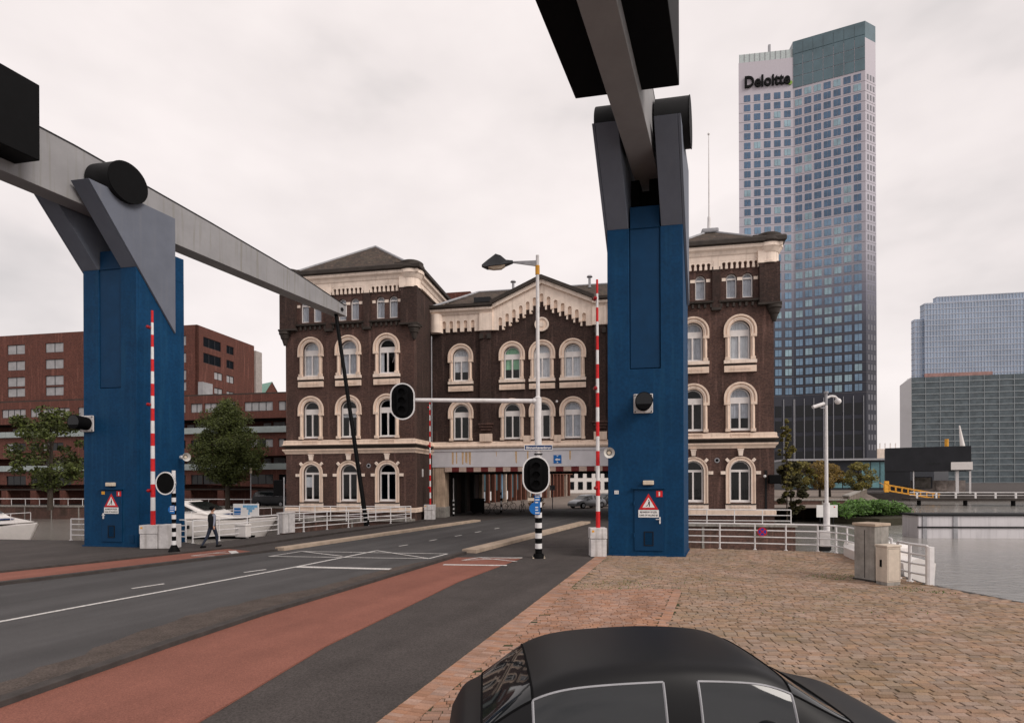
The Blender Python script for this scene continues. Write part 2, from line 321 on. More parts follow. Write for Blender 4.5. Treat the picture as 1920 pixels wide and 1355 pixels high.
# ================================================================== THE SETTING
def sheet(name, poly, z, m, parent=None, z0=None, kind=True):
    o = MB().slab(poly, z if z0 is None else z0, z).build(name, m, parent)
    if kind and not parent: struct(o)
    return o
def band(pts, w0, w1):
    """plan strip along a polyline, from offset w0 to w1 to the right of travel"""
    P = [Vector(p) for p in pts]; a = []; b = []
    for i in range(len(P)):
        d = (P[min(i + 1, len(P) - 1)] - P[max(i - 1, 0)]).normalized(); n = Vector((d.y, -d.x))
        a.append(tuple(P[i] + n * w0)); b.append(tuple(P[i] + n * w1))
    return a + b[::-1]

# water
wm = mat('water', (0.27, 0.255, 0.235), 0.14, var=0.12, scale=0.3, spec=0.8)
t_ = wm.node_tree; b_ = t_.nodes['Principled BSDF']
g_ = t_.nodes.new('ShaderNodeNewGeometry'); mp_ = t_.nodes.new('ShaderNodeMapping'); mp_.inputs['Scale'].default_value = (0.8, 1.6, 1)
n_ = t_.nodes.new('ShaderNodeTexNoise'); n_.inputs['Scale'].default_value = 1.7; n_.inputs['Detail'].default_value = 5
u_ = t_.nodes.new('ShaderNodeBump'); u_.inputs['Strength'].default_value = 0.35; u_.inputs['Distance'].default_value = 0.12
t_.links.new(g_.outputs['Position'], mp_.inputs['Vector']); t_.links.new(mp_.outputs['Vector'], n_.inputs['Vector']); t_.links.new(n_.outputs['Fac'], u_.inputs['Height']); t_.links.new(u_.outputs['Normal'], b_.inputs['Normal'])
sheet('water', [(-3000, -200), (3000, -200), (3000, 4000), (-3000, 4000)], -1.6, wm)
quay_stone = mat('quay_stone', (0.20, 0.18, 0.155), 0.9, var=0.4, scale=1.5, bump=0.5, streak=0.7)
# near bank, bridge deck, far bank
NEAR = [(-90, -12), (-90, 39.5), (-22.8, 28.7), (-16.3, 27.6), (-15.0, 26.6), (7.0, 24.6), (7.7, 24.45), (12.9, 23.0), (13.35, 22.4), (13.3, 21.6), (12.95, 20.2), (12.3, 18.0), (11.9, 16.2), (11.95, 15.4), (12.15, 14.6), (12.5, 13.0), (13.2, 10.0), (14.6, 6.0), (18.0, 0.0), (26, -12)]
sheet('pavement', NEAR, -0.012, asphalt_dark, z0=-3.0)
DECK = [(-15.2, 26.4), (-14.2, 29.4), (-13.3, 31.4), (-9.75, 37.3), (-7.32, 41.6), (10.9, 38.6), (5.2, 24.6)]
sheet('bridge_deck', DECK, -0.008, asphalt_dark, z0=-0.75)
FAR = [(-17.9, 43.3), (-7.4, 41.3), (10.6, 38.1), (10.2, 36.4), (17.6, 35.1), (18.2, 37.4), (21.8, 57), (24, 66), (39.5, 66), (75, 118), (82, 113), (260, 98), (2600, 260), (2600, 3400), (-2600, 3400), (-2600, 500), (-300, 112), (-95, 76), (-14.4, 62), (-17.9, 43.3)][:-1]
sheet('ground', FAR, -0.016, asphalt_dark, z0=-3.2)

# carriageway: between the left kerb line and the right kerb line
LK = [(-30.0, -4.0), (-22.0, 5.6), (-13.92, 17.65), (-12.0, 20.8), (-10.1, 23.8), (-6.3, 32.2), (-2.4, 40.7), (0.6, 47.5), (4.0, 58.0)]
RK = [(-8.6, -4.0), (-7.6, 5.0), (-6.42, 10.12), (-5.8, 12.38), (-4.3, 16.51), (-2.14, 22.84), (1.35, 31.0), (4.8, 38.75), (8.0, 46.5), (12.0, 57.0)]
sheet('road', LK + RK[::-1], 0.0, asphalt)
sheet('junction', [(-14, 58.0), (40, 58.0), (75, 118), (240, 400), (40, 400), (-14, 140)], 0.0, mat('far_asphalt', (0.19, 0.155, 0.132), 0.9, var=0.2, scale=0.5, bump=0.3, bscale=30))
# worn strip beside the right kerb
wr = random.Random(8); wp = []
for a, b in zip(RK[:5], RK[1:6]):
    a = Vector(a); b = Vector(b); m_ = max(2, int((b - a).length / 0.35))
    for i in range(m_): wp.append(tuple(a.lerp(b, i / m_)))
wl = []
for i, p in enumerate(wp):
    d = (Vector(wp[min(i + 1, len(wp) - 1)]) - Vector(wp[max(i - 1, 0)])).normalized(); n = Vector((d.y, -d.x)); w_ = (1.15 + 0.25 * math.sin(i * 0.31) + wr.uniform(-0.12, 0.12)) * min(1, (len(wp) - i) / 22)
    wl.append(tuple(Vector(p) - n * max(0.05, w_)))
sheet('worn_lane_edge', wl + [(p[0], p[1]) for p in wp[::-1]], 0.004, asphalt_worn)
# kerbs: real steps
def kerb(name, pts, w0, w1, h, m):
    o = MB().slab(band(pts, w0, w1), -0.05, h).build(name, m, bevel=0.012); return struct(o)
kerb('kerb', RK[:6], 0.0, 0.24, 0.10, kerb_m)
kerb('kerb', LK[:5], -0.24, 0.0, 0.10, kerb_m)
LF = [(-34.0, -1.0), (-24.5, 8.0), (-15.79, 20.04), (-12.68, 24.67), (-7.9, 37.2), (-6.6, 41.6)]
kerb('kerb', LF, -0.16, 0.06, 0.09, kerb_m)
# cycle lanes
RC = [(-4.6, -4.0), (-4.25, 5.0), (-3.42, 10.08), (-1.63, 16.46), (0.45, 21.07)]
sheet('cycle_lane', [(p[0] + 0.24, p[1]) for p in RK[:5]] + [(-2.2, 21.6), (0.35, 21.45)] + RC[:4][::-1], 0.012, red_asphalt, z0=-0.03)
sheet('cycle_lane', band([LF[0], LF[1], LF[2], LF[3]], 0.06, 0.06)[:4] + [(-10.75, 23.4), (-12.25, 20.9), (-14.15, 17.8), (-22.2, 5.8), (-30.2, -3.8)], 0.012, red_asphalt, z0=-0.03)
# pale concrete strips on the bridge
sheet('concrete_strip', band([(-10.0, 24.0), (-6.3, 32.2), (-2.5, 40.6)], -0.42, 0.12), 0.13, conc_strip, z0=-0.02)
sheet('concrete_strip', band([(-2.1, 23.2), (1.35, 31.0), (4.8, 38.8)], -0.05, 0.62), 0.13, conc_strip, z0=-0.02)
# painted markings
def mark(a, b, w, z=0.005):
    a = Vector(a); b = Vector(b); d = (b - a).normalized(); n = Vector((d.y, -d.x)) * (w / 2)
    sheet('road_marking', [tuple(a + n), tuple(b + n), tuple(b - n), tuple(a - n)], z, paint_w)
for a, b in zip([(-13.9, 5.5), (-10.48, 13.29), (-9.15, 16.11), (-7.61, 19.45)], [(-10.48, 13.29), (-9.15, 16.11), (-7.61, 19.45), (-5.87, 23.88)]): mark(a, b, 0.14)
for a, b in [((-12.9, 12.2), (-12.4, 12.95)), ((-10.73, 15.59), (-10.27, 16.31)), ((-8.88, 18.28), (-8.42, 18.88)), ((-5.24, 25.45), (-4.94, 25.99)), ((-4.18, 27.64), (-3.9, 28.28)), ((-3.14, 29.88), (-2.83, 30.5)), ((-2.2, 31.95), (-1.9, 32.66)), ((-1.15, 34.33), (-0.88, 34.98))]: mark(a, b, 0.12, 0.007)
mark((-7.55, 19.41), (-4.17, 18.82), 0.30, 0.009)
for i, (a, b) in enumerate([((-9.75, 22.12), (-9.06, 23.67)), ((-9.06, 23.67), (-2.69, 22.67)), ((-2.69, 22.67), (-3.25, 21.28)), ((-3.25, 21.28), (-9.75, 22.12)), ((-9.06, 23.67), (-6.78, 22.03)), ((-5.89, 23.81), (-3.25, 21.28))]): mark(a, b, 0.10, 0.010 + 0.002 * i)
mark((-2.49, 19.73), (-0.23, 19.48), 0.22, 0.017)
for i, (a, b) in enumerate([((-1.92, 20.76), (-1.35, 21.5)), ((-1.35, 21.5), (0.13, 20.37)), ((-1.35, 21.5), (0.35, 21.4)), ((-1.92, 20.76), (0.35, 21.3))]): mark(a, b, 0.09, 0.018 + 0.002 * i)
for i, (a, b, w) in enumerate([((-12.97, 22.34), (-12.24, 23.65), 0.09), ((-12.97, 22.34), (-11.68, 22.3), 0.09), ((-12.1, 23.85), (-11.35, 22.75), 0.3), ((-12.54, 23.07), (-11.3, 23.1), 0.08)]): mark(a, b, w, 0.017 + 0.002 * i)

# ------------------------------------------------------------------ clay brick plaza, every brick a piece
def inside(p, poly):
    c = False; n = len(poly)
    for i in range(n):
        a = poly[i]; b = poly[i - 1]
        if (a[1] > p[1]) != (b[1] > p[1]) and p[0] < (b[0] - a[0]) * (p[1] - a[1]) / (b[1] - a[1]) + a[0]: c = not c
    return c
EDGE = [(-3.1, 2.5), (-2.35, 5.0), (-0.68, 10.04), (0.48, 13.56), (3.0, 21.14), (3.2, 21.75)]
PLAZA = EDGE + [(3.78, 22.0), (6.66, 21.45), (7.4, 23.9), (7.85, 24.25), (12.75, 22.85), (13.1, 22.35), (13.05, 21.6), (12.7, 20.2), (12.05, 18.0), (11.65, 16.2), (11.7, 15.4), (11.9, 14.6), (12.25, 13.0), (12.95, 10.0), (14.3, 6.0), (16.2, 2.5)]
plaza = sheet('brick_plaza', PLAZA, -0.004, joint_m)
def brick_mesh(l, w, h, name, m, seed):
    rr = random.Random(seed); q = 0.006; b = MB()
    j = lambda: rr.uniform(-0.003, 0.003)
    lo = [(-l / 2, -w / 2, -0.02), (l / 2, -w / 2, -0.02), (l / 2, w / 2, -0.02), (-l / 2, w / 2, -0.02)]
    hi = [(x * (1 - 2 * q / l) + j(), y * (1 - 2 * q / w) + j(), h + j() * 0.7) for x, y, _ in lo]; mid = [(x, y, h - q) for x, y, _ in lo]
    b.add(lo + mid + hi, [(8, 9, 10, 11)] + [(i + 4, (i + 1) % 4 + 4, (i + 1) % 4 + 8, i + 8) for i in range(4)] + [(i, (i + 1) % 4, (i + 1) % 4 + 4, i + 4) for i in range(4)])
    return b
proto = [brick_mesh(0.222, 0.101, 0.012, 'brick', brickpave, i) for i in range(5)]
proto_o = [brick_mesh(0.216, 0.094, 0.012, 'brick', brickpave_o, 9 + i) for i in range(5)]
seam_a, seam_b = Vector((3.06, 11.51)), Vector((4.09, 14.23)); sdir = (seam_b - seam_a).normalized(); snor = Vector((sdir.y, -sdir.x))
def edge_dist(p):
    best = 9
    for a, b in zip(EDGE, EDGE[1:]):
        a = Vector(a); b = Vector(b); d = b - a; t = max(0, min(1, (p - a).dot(d) / d.length_squared)); q = a + d * t; dist = (p - q).length
        if dist < best: best = dist
    return best
bricks = []   # x, y, rot, tilt, kind
rr = random.Random(3)
def lay(theta, l, w, test, kind, jit):
    c, s_ = math.cos(theta), math.sin(theta)
    for j in range(-20, 420):
        off = rr.uniform(0, l)
        wob = rr.uniform(-0.006, 0.006)
        for i in range(-160, 160):
            u = i * l + off + rr.uniform(-jit, jit); v = j * w + wob + 0.03 * math.sin(u * 0.5 + j * 0.02) + rr.uniform(-jit, jit) * 0.5
            x = c * u - s_ * v + 3.0; y = s_ * u + c * v + 3.0
            if not (4.5 < y < 24.6): continue
            if not inside((x, y), PLAZA): continue
            if not test(Vector((x, y))): continue
            bricks.append((x, y, theta + rr.uniform(-0.035, 0.035), kind, rr.uniform(-0.006, 0.007) - (0.012 if edge_dist(Vector((x, y))) < 0.6 else 0.0)))
def is_a(p): return (p - seam_a).dot(snor) < -0.06 and p.y < 15.2
lay(R(-2.0), 0.238, 0.114, lambda p: edge_dist(p) > 0.36 and not ((p - seam_a).dot(snor) < 0.16 and p.y < 15.2), 0, 0.008)
lay(R(1.0), 0.226, 0.102, lambda p: edge_dist(p) > 0.36 and is_a(p), 1, 0.003)
# soldier course along the road-side edge and along the seam
for a, b in zip(EDGE, EDGE[1:]):
    a = Vector(a); b = Vector(b); d = (b - a).normalized(); n = Vector((d.y, -d.x)); th = math.atan2(n.y, n.x); k = 0.0
    while k < (b - a).length:
        for rrow in range(2):
            p = a + d * k + n * (0.13 + 0.215 * rrow)
            bricks.append((p.x, p.y, th + rr.uniform(-0.02, 0.02), 1, rr.uniform(-0.003, 0.003)))
        k += 0.098
k = -7.5
while k < 3.9:
    p = seam_a + sdir * k + snor * 0.05
    if inside(p, PLAZA) and p.y > 4.5: bricks.append((p.x, p.y, math.atan2(snor.y, snor.x), 1, rr.uniform(-0.003, 0.003)))
    k += 0.098
# the 300 bricks that show largest in the picture are single pieces, the rest one joined field
def vis(q): return q[1] > 9.95 and not (-0.2 < q[0] / q[1] * 10 < 3.9 and q[1] < 11.7)
single = sorted([q for q in bricks if vis(q)], key=lambda q: q[0] ** 2 + q[1] ** 2)[:300]; sset = set(id(q) for q in single)
me_p = [p.raw('brick', brickpave) for p in proto]; me_o = [p.raw('brick', brickpave_o) for p in proto_o]
for i, q in enumerate(single):
    o = bpy.data.objects.new('brick', (me_o if q[3] else me_p)[i % 5]); COL.objects.link(o); o.parent = plaza
    o.location = (q[0], q[1], q[4]); o.rotation_euler.z = q[2]
for kind, pr, m in ((0, proto, brickpave), (1, proto_o, brickpave_o)):
    fb = MB()
    for i, q in enumerate(bricks):
        if q[3] != kind or id(q) in sset: continue
        c, s_ = math.cos(q[2]), math.sin(q[2]); b = pr[i % 5]
        fb.add([(c * x - s_ * y + q[0], s_ * x + c * y + q[1], z + q[4]) for x, y, z in b.v], b.f)
    stuff(fb.build('brick_field', m, plaza, recalc=False))
# weeds and moss in the joints
wb = MB(); rr = random.Random(11)
spots = [(9.9, 17.0, 0.9, 340), (10.6, 15.0, 0.5, 120), (2.6, 15.8, 1.3, 200), (4.5, 16.2, 1.6, 150), (11.2, 14.6, 0.4, 90), (7.5, 13.0, 2.5, 120), (3.3, 21.9, 0.25, 60), (9.0, 19.5, 2.0, 110)]
for (x, y, r, n) in spots:
    for i in range(n):
        a = rr.uniform(0, 6.28); d = r * math.sqrt(rr.random()); px, py = x + d * math.cos(a), y + d * 0.6 * math.sin(a)
        if not inside((px, py), PLAZA): continue
        h = rr.uniform(0.015, 0.05); a2 = rr.uniform(0, 3.14); w = rr.uniform(0.008, 0.02); lx, ly = rr.uniform(-.02, .02), rr.uniform(-.02, .02)
        wb.add([(px - w * math.cos(a2), py - w * math.sin(a2), 0.005), (px + w * math.cos(a2), py + w * math.sin(a2), 0.005), (px + lx, py + ly, h)], [(0, 1, 2)])
wo = stuff(wb.build('weeds', leaf_b, recalc=False)); tag(wo, 'low weeds and moss growing in the joints of the brick plaza', 'weeds')

# ================================================================== BASCULE TOWERS AND BALANCE BEAMS
EV = (math.cos(R(10.5)), -math.sin(R(10.5))); AV = (math.sin(R(21.5)), math.cos(R(21.5)))
def sk(u, v, z): return (u * EV[0] + v * AV[0], u * EV[1] + v * AV[1], z)    # the towers stand skew to the road they carry
def tower(loc, label, hside, group):
    t = tag(empty('bridge_tower', loc), label, 'bridge tower', group)
    def P(name, mb, m, parent=t, **k): return mb.map(sk).build(name, m, parent, **k)
    # shaft: front with the tall panel opening, sides, back, top
    P('shaft_front', MB().flat(rect(-1.45, 1.45, 0, 12.9), [rect(-0.60, 0.60, 7.35, 12.88)], 0.0, 0.12), blue, bevel=0.015)
    P('shaft', MB().box(-1.447, 1.447, 0.125, 2.4, 0.0, 12.9), blue, bevel=0.015); P('shaft_head', MB().box(-1.446, 1.446, 0.95, 2.398, 12.903, 14.1), blue, bevel=0.015)
    P('bearing_block', MB().box(-0.5, 0.5, 0.9, 1.5, 13.9, 14.75).box(-0.62, -0.3, 0.7, 1.9, 14.1, 15.12).box(0.1, 0.62, 0.7, 1.9, 14.1, 15.12), black_matt)
    P('slot_panel', MB().box(-0.565, 0.565, 0.045, 0.2, 7.39, 13.75), blue_door, bevel=0.01)
    P('base_plate', MB().box(-1.50, 1.50, -0.05, 2.45, -0.01, 0.05), blue)
    # leaning arms that carry the axle
    tri = [(-2.1, 15.9), (1.85, 15.9), (1.85, 10.27)]
    for s in (-1, 1):
        mb = MB(); a, b = (0.63, 1.44)
        pl = [(-2.1, 15.9), (1.80, 15.9), (1.80, 12.6), (0.0, 12.9)]
        for uu in (a, b): pass
        def prism(poly, u0, u1):
            q = MB(); k = len(poly); q.add([(u0, p[0], p[1]) for p in poly] + [(u1, p[0], p[1]) for p in poly], [tuple(range(k)), tuple(range(2 * k - 1, k - 1, -1))] + [((i + 1) % k, i, k + i, k + (i + 1) % k) for i in range(k)]); return q
        P('arm', prism(pl, s * a, s * b), greysteel, bevel=0.012)
        P('side_plate', prism(tri, s * 1.452, s * 1.55), greysteel, bevel=0.01)
    for s in (-1, 1):
        u0, u1 = (0.56, 1.78) if s > 0 else (-1.62, -0.56)
        d = P('axle_drum', MB().cyl((u0, -0.62, 16.42), (u1, -0.62, 16.42), 0.87, n=40), darksteel, smooth=True)
        P('drum_cap', MB().cyl((u1, -0.62, 16.42), (u1 + s * 0.02, -0.62, 16.42), 0.89, n=40), black, parent=d)
    # door and what is fixed round it
    hx = 0.12
    dr = P('door', MB().box(hx - 0.55, hx + 0.55, -0.045, 0.0, 0.22, 2.62), blue_door, bevel=0.01)
    P('door_drip', MB().box(hx - 0.62, hx + 0.62, -0.12, 0.0, 2.64, 2.70), blue, parent=dr)
    P('door_handle', MB().cbox((hx + hside * 0.43, -0.06, 1.42), (0.05, 0.03, 0.26)).cyl((hx + hside * 0.43, -0.06, 1.46), (hx + hside * 0.43, -0.12, 1.46), 0.014).cyl((hx + hside * 0.43, -0.12, 1.46), (hx + hside * 0.28, -0.12, 1.46), 0.014), white_steel, parent=dr)
    vent = MB().flat(rect(hx - 0.18, hx + 0.18, 0.42, 0.98), [rect(hx - 0.15, hx + 0.15, 0.45, 0.95)], -0.065, -0.045)
    P('vent_frame', vent, darksteel, parent=dr)
    for i in range(8):
        z = 0.47 + i * 0.062; P('vent_slat', MB().add([(hx - 0.15, -0.047, z), (hx + 0.15, -0.047, z), (hx + 0.15, -0.066, z + 0.045), (hx - 0.15, -0.066, z + 0.045)], [(0, 1, 2, 3)]), blue_door, parent=dr)
    P('hinge', MB().cyl((hx - hside * 0.56, -0.05, 0.75), (hx - hside * 0.56, -0.05, 0.9), 0.025).cyl((hx - hside * 0.56, -0.05, 2.0), (hx - hside * 0.56, -0.05, 2.15), 0.025), blue, parent=dr)
    w = P('warning_sign', MB().flat([(hx - 0.37, 1.84), (hx + 0.37, 1.84), (hx, 2.46)], [], -0.058, -0.050), red, parent=dr)
    P('warning_face', MB().flat([(hx - 0.235, 1.915), (hx + 0.235, 1.915), (hx, 2.31)], [], -0.0615, -0.0585), sign_white, parent=dr)
    P('warning_pictogram', MB().flat([(hx - 0.12, 1.96), (hx - 0.02, 2.03), (hx + 0.0, 2.15), (hx + 0.045, 2.17), (hx + 0.05, 1.95), (hx + 0.02, 1.95), (hx + 0.015, 2.06), (hx - 0.05, 1.97)], [], -0.0645, -0.0617)
      .flat(arc(hx + 0.01, 2.195, 0.022, 0, 330, 9), [], -0.0645, -0.0617), black, parent=dr)
    P('text_plate', MB().box(hx - 0.39, hx + 0.39, -0.058, -0.050, 1.53, 1.82), sign_white, parent=dr)
    for i, tx in enumerate(('BIJ SNEEUW OF IJZEL', 'KANS OP VALLEND IJS')):
        p = sk(hx, -0.060, 1.735 - i * 0.125); lettering(tx, 0.088, black, 'lettering', dr, p, -R(10.5), 0.001, bold=0.002, sx=0.80)
    P('red_notice', MB().box(hx + 0.29, hx + 0.53, -0.056, -0.047, 2.33, 2.57), red, parent=dr)
    P('notice_mark', MB().box(hx + 0.385, hx + 0.435, -0.059, -0.0565, 2.37, 2.53), sign_white, parent=dr)
    P('door_lamp', MB().box(hx - 0.20, hx + 0.20, -0.16, 0.0, 2.80, 2.97), cream, bevel=0.02)
    if hside > 0:
        P('number_plate', MB().box(-1.20, -1.04, -0.012, 0.0, 2.44, 2.58), sign_white)
        p = sk(-1.12, -0.014, 2.51); lettering('15', 0.12, black, 'lettering', t, p, -R(10.5), 0.001)
    else:
        P('yellow_notice', MB().box(hx - 0.53, hx - 0.36, -0.056, -0.047, 2.42, 2.56), yellow, parent=dr)
        P('vent_box', MB().box(1.08, 1.30, -0.03, 0.0, 0.20, 0.55), blue_door)
    # bolts and welded seams
    for (u, z) in ((-1.3, 0.35), (1.2, 0.35), (-1.3, 6.9), (1.25, 6.9)): P('bolt', MB().cyl((u, -0.02, z), (u, 0.0, z), 0.03, n=8), blue)
    return t
RT = (5.20, 21.77, 0.0); LT = (-18.74, 25.80, 0.0)
tower(RT, 'blue steel bridge tower on the brick plaza, in front of the gatehouse', 1, 'bridge towers')
tower(LT, 'blue steel bridge tower at the left, beside the striped pole and white yacht', -1, 'bridge towers')
def beam(loc, label, g, glab):
    t = tag(empty('balance_beam', (loc[0], loc[1], 0)), label, 'balance beam', g)
    prof = [(-9.6, 15.15), (16.35, 15.15), (16.38, 15.90), (11.3, 16.62), (5.0, 17.13), (0.7, 17.42), (-1.8, 17.58), (-9.6, 17.75)]
    k = len(prof); q = MB(); w = 0.485
    q.add([(-w, p[0], p[1]) for p in prof] + [(w, p[0], p[1]) for p in prof], [tuple(range(k)), tuple(range(2 * k - 1, k - 1, -1))] + [((i + 1) % k, i, k + i, k + (i + 1) % k) for i in range(k)])
    b = q.map(sk).build('beam', beamsteel, t, bevel=0.02)
    q = MB()
    for s in (-1, 1): q.add([(s * (w + 0.02), p[0], p[1]) for p in [(-9.5, 17.70), (-1.8, 17.53), (0.7, 17.37), (5, 17.08), (11.3, 16.57), (16.3, 15.86)]] + [(s * (w - 0.02), p[0], p[1] + 0.09) for p in [(-9.5, 17.70), (-1.8, 17.53), (0.7, 17.37), (5, 17.08), (11.3, 16.57), (16.3, 15.86)]], [(i, i + 1, i + 7, i + 6) for i in range(5)])
    q.map(sk).build('edge_flange', darksteel, t)
    MB().box(-1.66, 1.66, -10.2, -3.95, 15.62, 18.6).map(sk).build('counterweight', black, t, bevel=0.03)
    for s in (-1, 1): MB().cyl((s * 0.5, 15.85, 15.5), (s * 0.56, 15.85, 15.5), 0.13, n=16).map(sk).build('tip_pin', darksteel, t, smooth=True)
    MB().box(-0.49, 0.49, 16.34, 16.42, 15.14, 15.92).map(sk).build('end_plate', white_steel, t)
    # hanger rod from the beam tip down to the deck edge
    a = sk(0, 15.85, 15.4); bm_ = Vector(g_foot[glab]) - Vector((loc[0], loc[1], 0))
    r = tag(empty('hanger_rod', (loc[0] + bm_.x, loc[1] + bm_.y, 0)), glab, 'rod', 'hanger rods of the bridge')
    q = MB(); A = Vector(a) - Vector((bm_.x, bm_.y, 0)); B = Vector((0, 0, 0.05)); mid = A.lerp(B, 0.5)
    q.cyl(A, B, 0.13, 0.15, n=14); q.build('rod', black, r, smooth=True)
    MB().cyl(B + Vector((0, 0, -0.1)), B + Vector((0, 0, 0.35)), 0.2, 0.17, n=14).build('rod_clevis', black, r, smooth=True)
    return t
g_foot = {'black hanger rod dropping from the grey beam tip to the deck railing': (-9.86, 37.3, 0.0), 'black hanger rod behind the blue tower on the plaza': (11.1, 36.2, 0.0)}
beam(LT, 'long tapering grey balance beam reaching from the left tower across the sky', 'balance beams', 'black hanger rod dropping from the grey beam tip to the deck railing')
beam(RT, 'dark grey balance beam seen from below, over the tower on the plaza', 'balance beams', 'black hanger rod behind the blue tower on the plaza')

# bridge signal lamps on the tower fronts
def signal_lamp(base, u, z, label, v=0.0, rz=-R(10.5)):
    p = sk(u, v, z); t = tag(empty('signal_lamp', (base[0] + p[0], base[1] + p[1], z), rz), label, 'signal lamp', 'bridge signal lamps')
    MB().flat(rect(-0.37, 0.37, -0.38, 0.38), [], -0.10, -0.04).build('mounting_plate', dirty_white, t, bevel=0.03)
    MB().box(-0.12, 0.12, -0.05, 0.0, -0.15, 0.15).build('bracket', darksteel, t)
    MB().cyl((0, -0.10, 0), (0, -0.75, 0.03), 0.30, 0.33, n=24).build('visor', black_matt, t, smooth=True)
    MB().cyl((0, -0.751, 0.03), (0, -0.756, 0.03), 0.30, n=24).build('lens', glass_blk, t)
    for x in (-1, 1):
        for y in (-1, 1): MB().cyl((x * 0.31, -0.125, y * 0.32), (x * 0.31, -0.10, y * 0.32), 0.025, n=8).build('bolt', darksteel, t)
    return t
signal_lamp(RT, -0.08, 5.98, 'black tube signal lamp on a white plate, on the plaza tower')
signal_lamp(LT, -1.18, 5.72, 'black tube signal lamp on a white plate, on the left tower')
def loudspeaker(loc, rz, label):
    t = tag(empty('loudspeaker', loc, rz), label, 'loudspeaker', 'horn loudspeakers')
    q = MB(); prof = [(0.0, 0.05), (-0.12, 0.07), (-0.25, 0.12), (-0.32, 0.20), (-0.33, 0.21)]
    for (a, r0), (b, r1) in zip(prof, prof[1:]): q.cyl((0, a, 0), (0, b, 0), r0, r1, n=20, caps=False)
    q.build('horn', mat('horn_grey', (0.55, 0.53, 0.5), 0.5), t, smooth=True)
    MB().cyl((0, 0.0, 0), (0, 0.16, 0), 0.085, n=14).build('driver', white_steel, t, smooth=True)
    MB().cyl((0, -0.12, 0), (0, -0.24, 0), 0.03, 0.07, n=12).build('horn_throat', cream, t, smooth=True)
    MB().box(-0.03, 0.25, 0.02, 0.08, -0.03, 0.03).build('bracket', darksteel, t)
loudspeaker((3.75, 21.75, 4.05), -R(5), 'round horn loudspeaker at the edge of the plaza tower')
loudspeaker((-16.25, 27.3, 4.2), R(60), 'round horn loudspeaker at the edge of the left tower')

# ================================================================== BARRIERS, SIGNALS AND POLES
def barrier(loc, h, label, rz=0.0, r=0.085, box=(0.62, 0.55, 1.12), two=False, nb=17):
    t = tag(empty('barrier', loc, rz), label, 'barrier', 'raised red and white barriers')
    hw, hd, hz = box[0] / 2, box[1] / 2, box[2]
    MB().box(-hw, hw, -hd, hd, 0.0, hz * 0.62).build('housing_base', dirty_white, t, bevel=0.02)
    lid = MB().box(-hw - 0.02, hw + 0.02, -hd - 0.02, hd + 0.02, hz * 0.63, hz).build('housing_lid', dirty_white, t, bevel=0.02)
    if two: MB().box(hw + 0.03, hw + 0.75, -hd + 0.02, hd - 0.02, 0.0, hz * 1.02).build('housing_base', dirty_white, t, bevel=0.02)
    MB().box(-hw + 0.05, -hw + 0.14, -hd - 0.026, -hd - 0.02, hz * 0.86, hz * 0.93).build('sticker', yellow, lid)
    z = hz; n = nb; bx = 0.02
    for i in range(n):
        z1 = hz + (h - hz) * ((i + 1) / n) ** 0.96; f0 = 1 - 0.5 * i / n; f1 = 1 - 0.5 * (i + 1) / n
        MB().cyl((bx, 0, z), (bx, 0, z1), r * f0, r * f1, n=14).build('boom_band', red if i % 2 == 0 else rimw, t, smooth=True); z = z1
    for f in (0.16, 0.56, 0.92):
        zz = hz + (h - hz) * f; MB().cyl((bx - 0.10, -0.02, zz), (bx - 0.10, -0.18, zz), 0.075, n=14).sphere((bx - 0.10, -0.18, zz), 0.07, 10, 6).build('boom_lamp', redlamp, t, smooth=True)
    return t
barrier((3.33, 21.9, 0.0), 10.9, 'raised red and white barrier in a white housing beside the plaza tower')
barrier((-16.35, 25.15, 0.0), 10.75, 'raised red and white barrier in a double white housing before the left tower', box=(0.78, 0.6, 1.05), two=True, r=0.1)
barrier((-6.45, 43.0, 0.0), 9.3, 'slim raised red and white barrier at the far corner of the gatehouse', r=0.075, box=(0.8, 0.6, 1.15), nb=19)

def bands(t, x, y, r, z0, z1, n, first=0):
    for i in range(n):
        a = z0 + (z1 - z0) * i / n; b = z0 + (z1 - z0) * (i + 1) / n
        MB().cyl((x, y, a), (x, y, b), r, n=16).build('pole_band', rimw if (i + first) % 2 else black, t, smooth=True)
def signal_head(parent, c, w, h, rz=0.0, name='signal_head'):
    e_ = MB().flat(stadium(w, h, 14), [], -0.03, 0.02).build('backboard', black_matt, parent, loc=c, rz=rz)
    MB().flat(stadium(w, h, 14), [stadium(w - 0.10, h - 0.10, 14)], -0.045, 0.035).build('rim', rimw, e_)
    MB().box(-0.17, 0.17, 0.02, 0.24, -h * 0.34, h * 0.34).build('housing', black, e_, bevel=0.04)
    MB().flat(stadium(w * 0.46, h * 0.8, 10), [], -0.10, -0.03).build('lamp_bank', black, e_)
    for k in (-1, 0, 1):
        z = k * h * 0.235
        q = MB()
        for i in range(14):
            a0, a1 = R(-20 + 220 * i / 14), R(-20 + 220 * (i + 1) / 14); r_ = 0.135
            q.add([(r_ * math.cos(a0), -0.10, z + r_ * math.sin(a0)), (r_ * math.cos(a1), -0.10, z + r_ * math.sin(a1)), (r_ * math.cos(a1), -0.26, z + r_ * math.sin(a1)), (r_ * math.cos(a0), -0.26, z + r_ * math.sin(a0))], [(0, 1, 2, 3)])
        q.build('lamp_visor', black, e_, smooth=True)
        MB().cyl((0, -0.10, z), (0, -0.115, z), 0.115, n=18).build('lens', black, e_)
    return e_
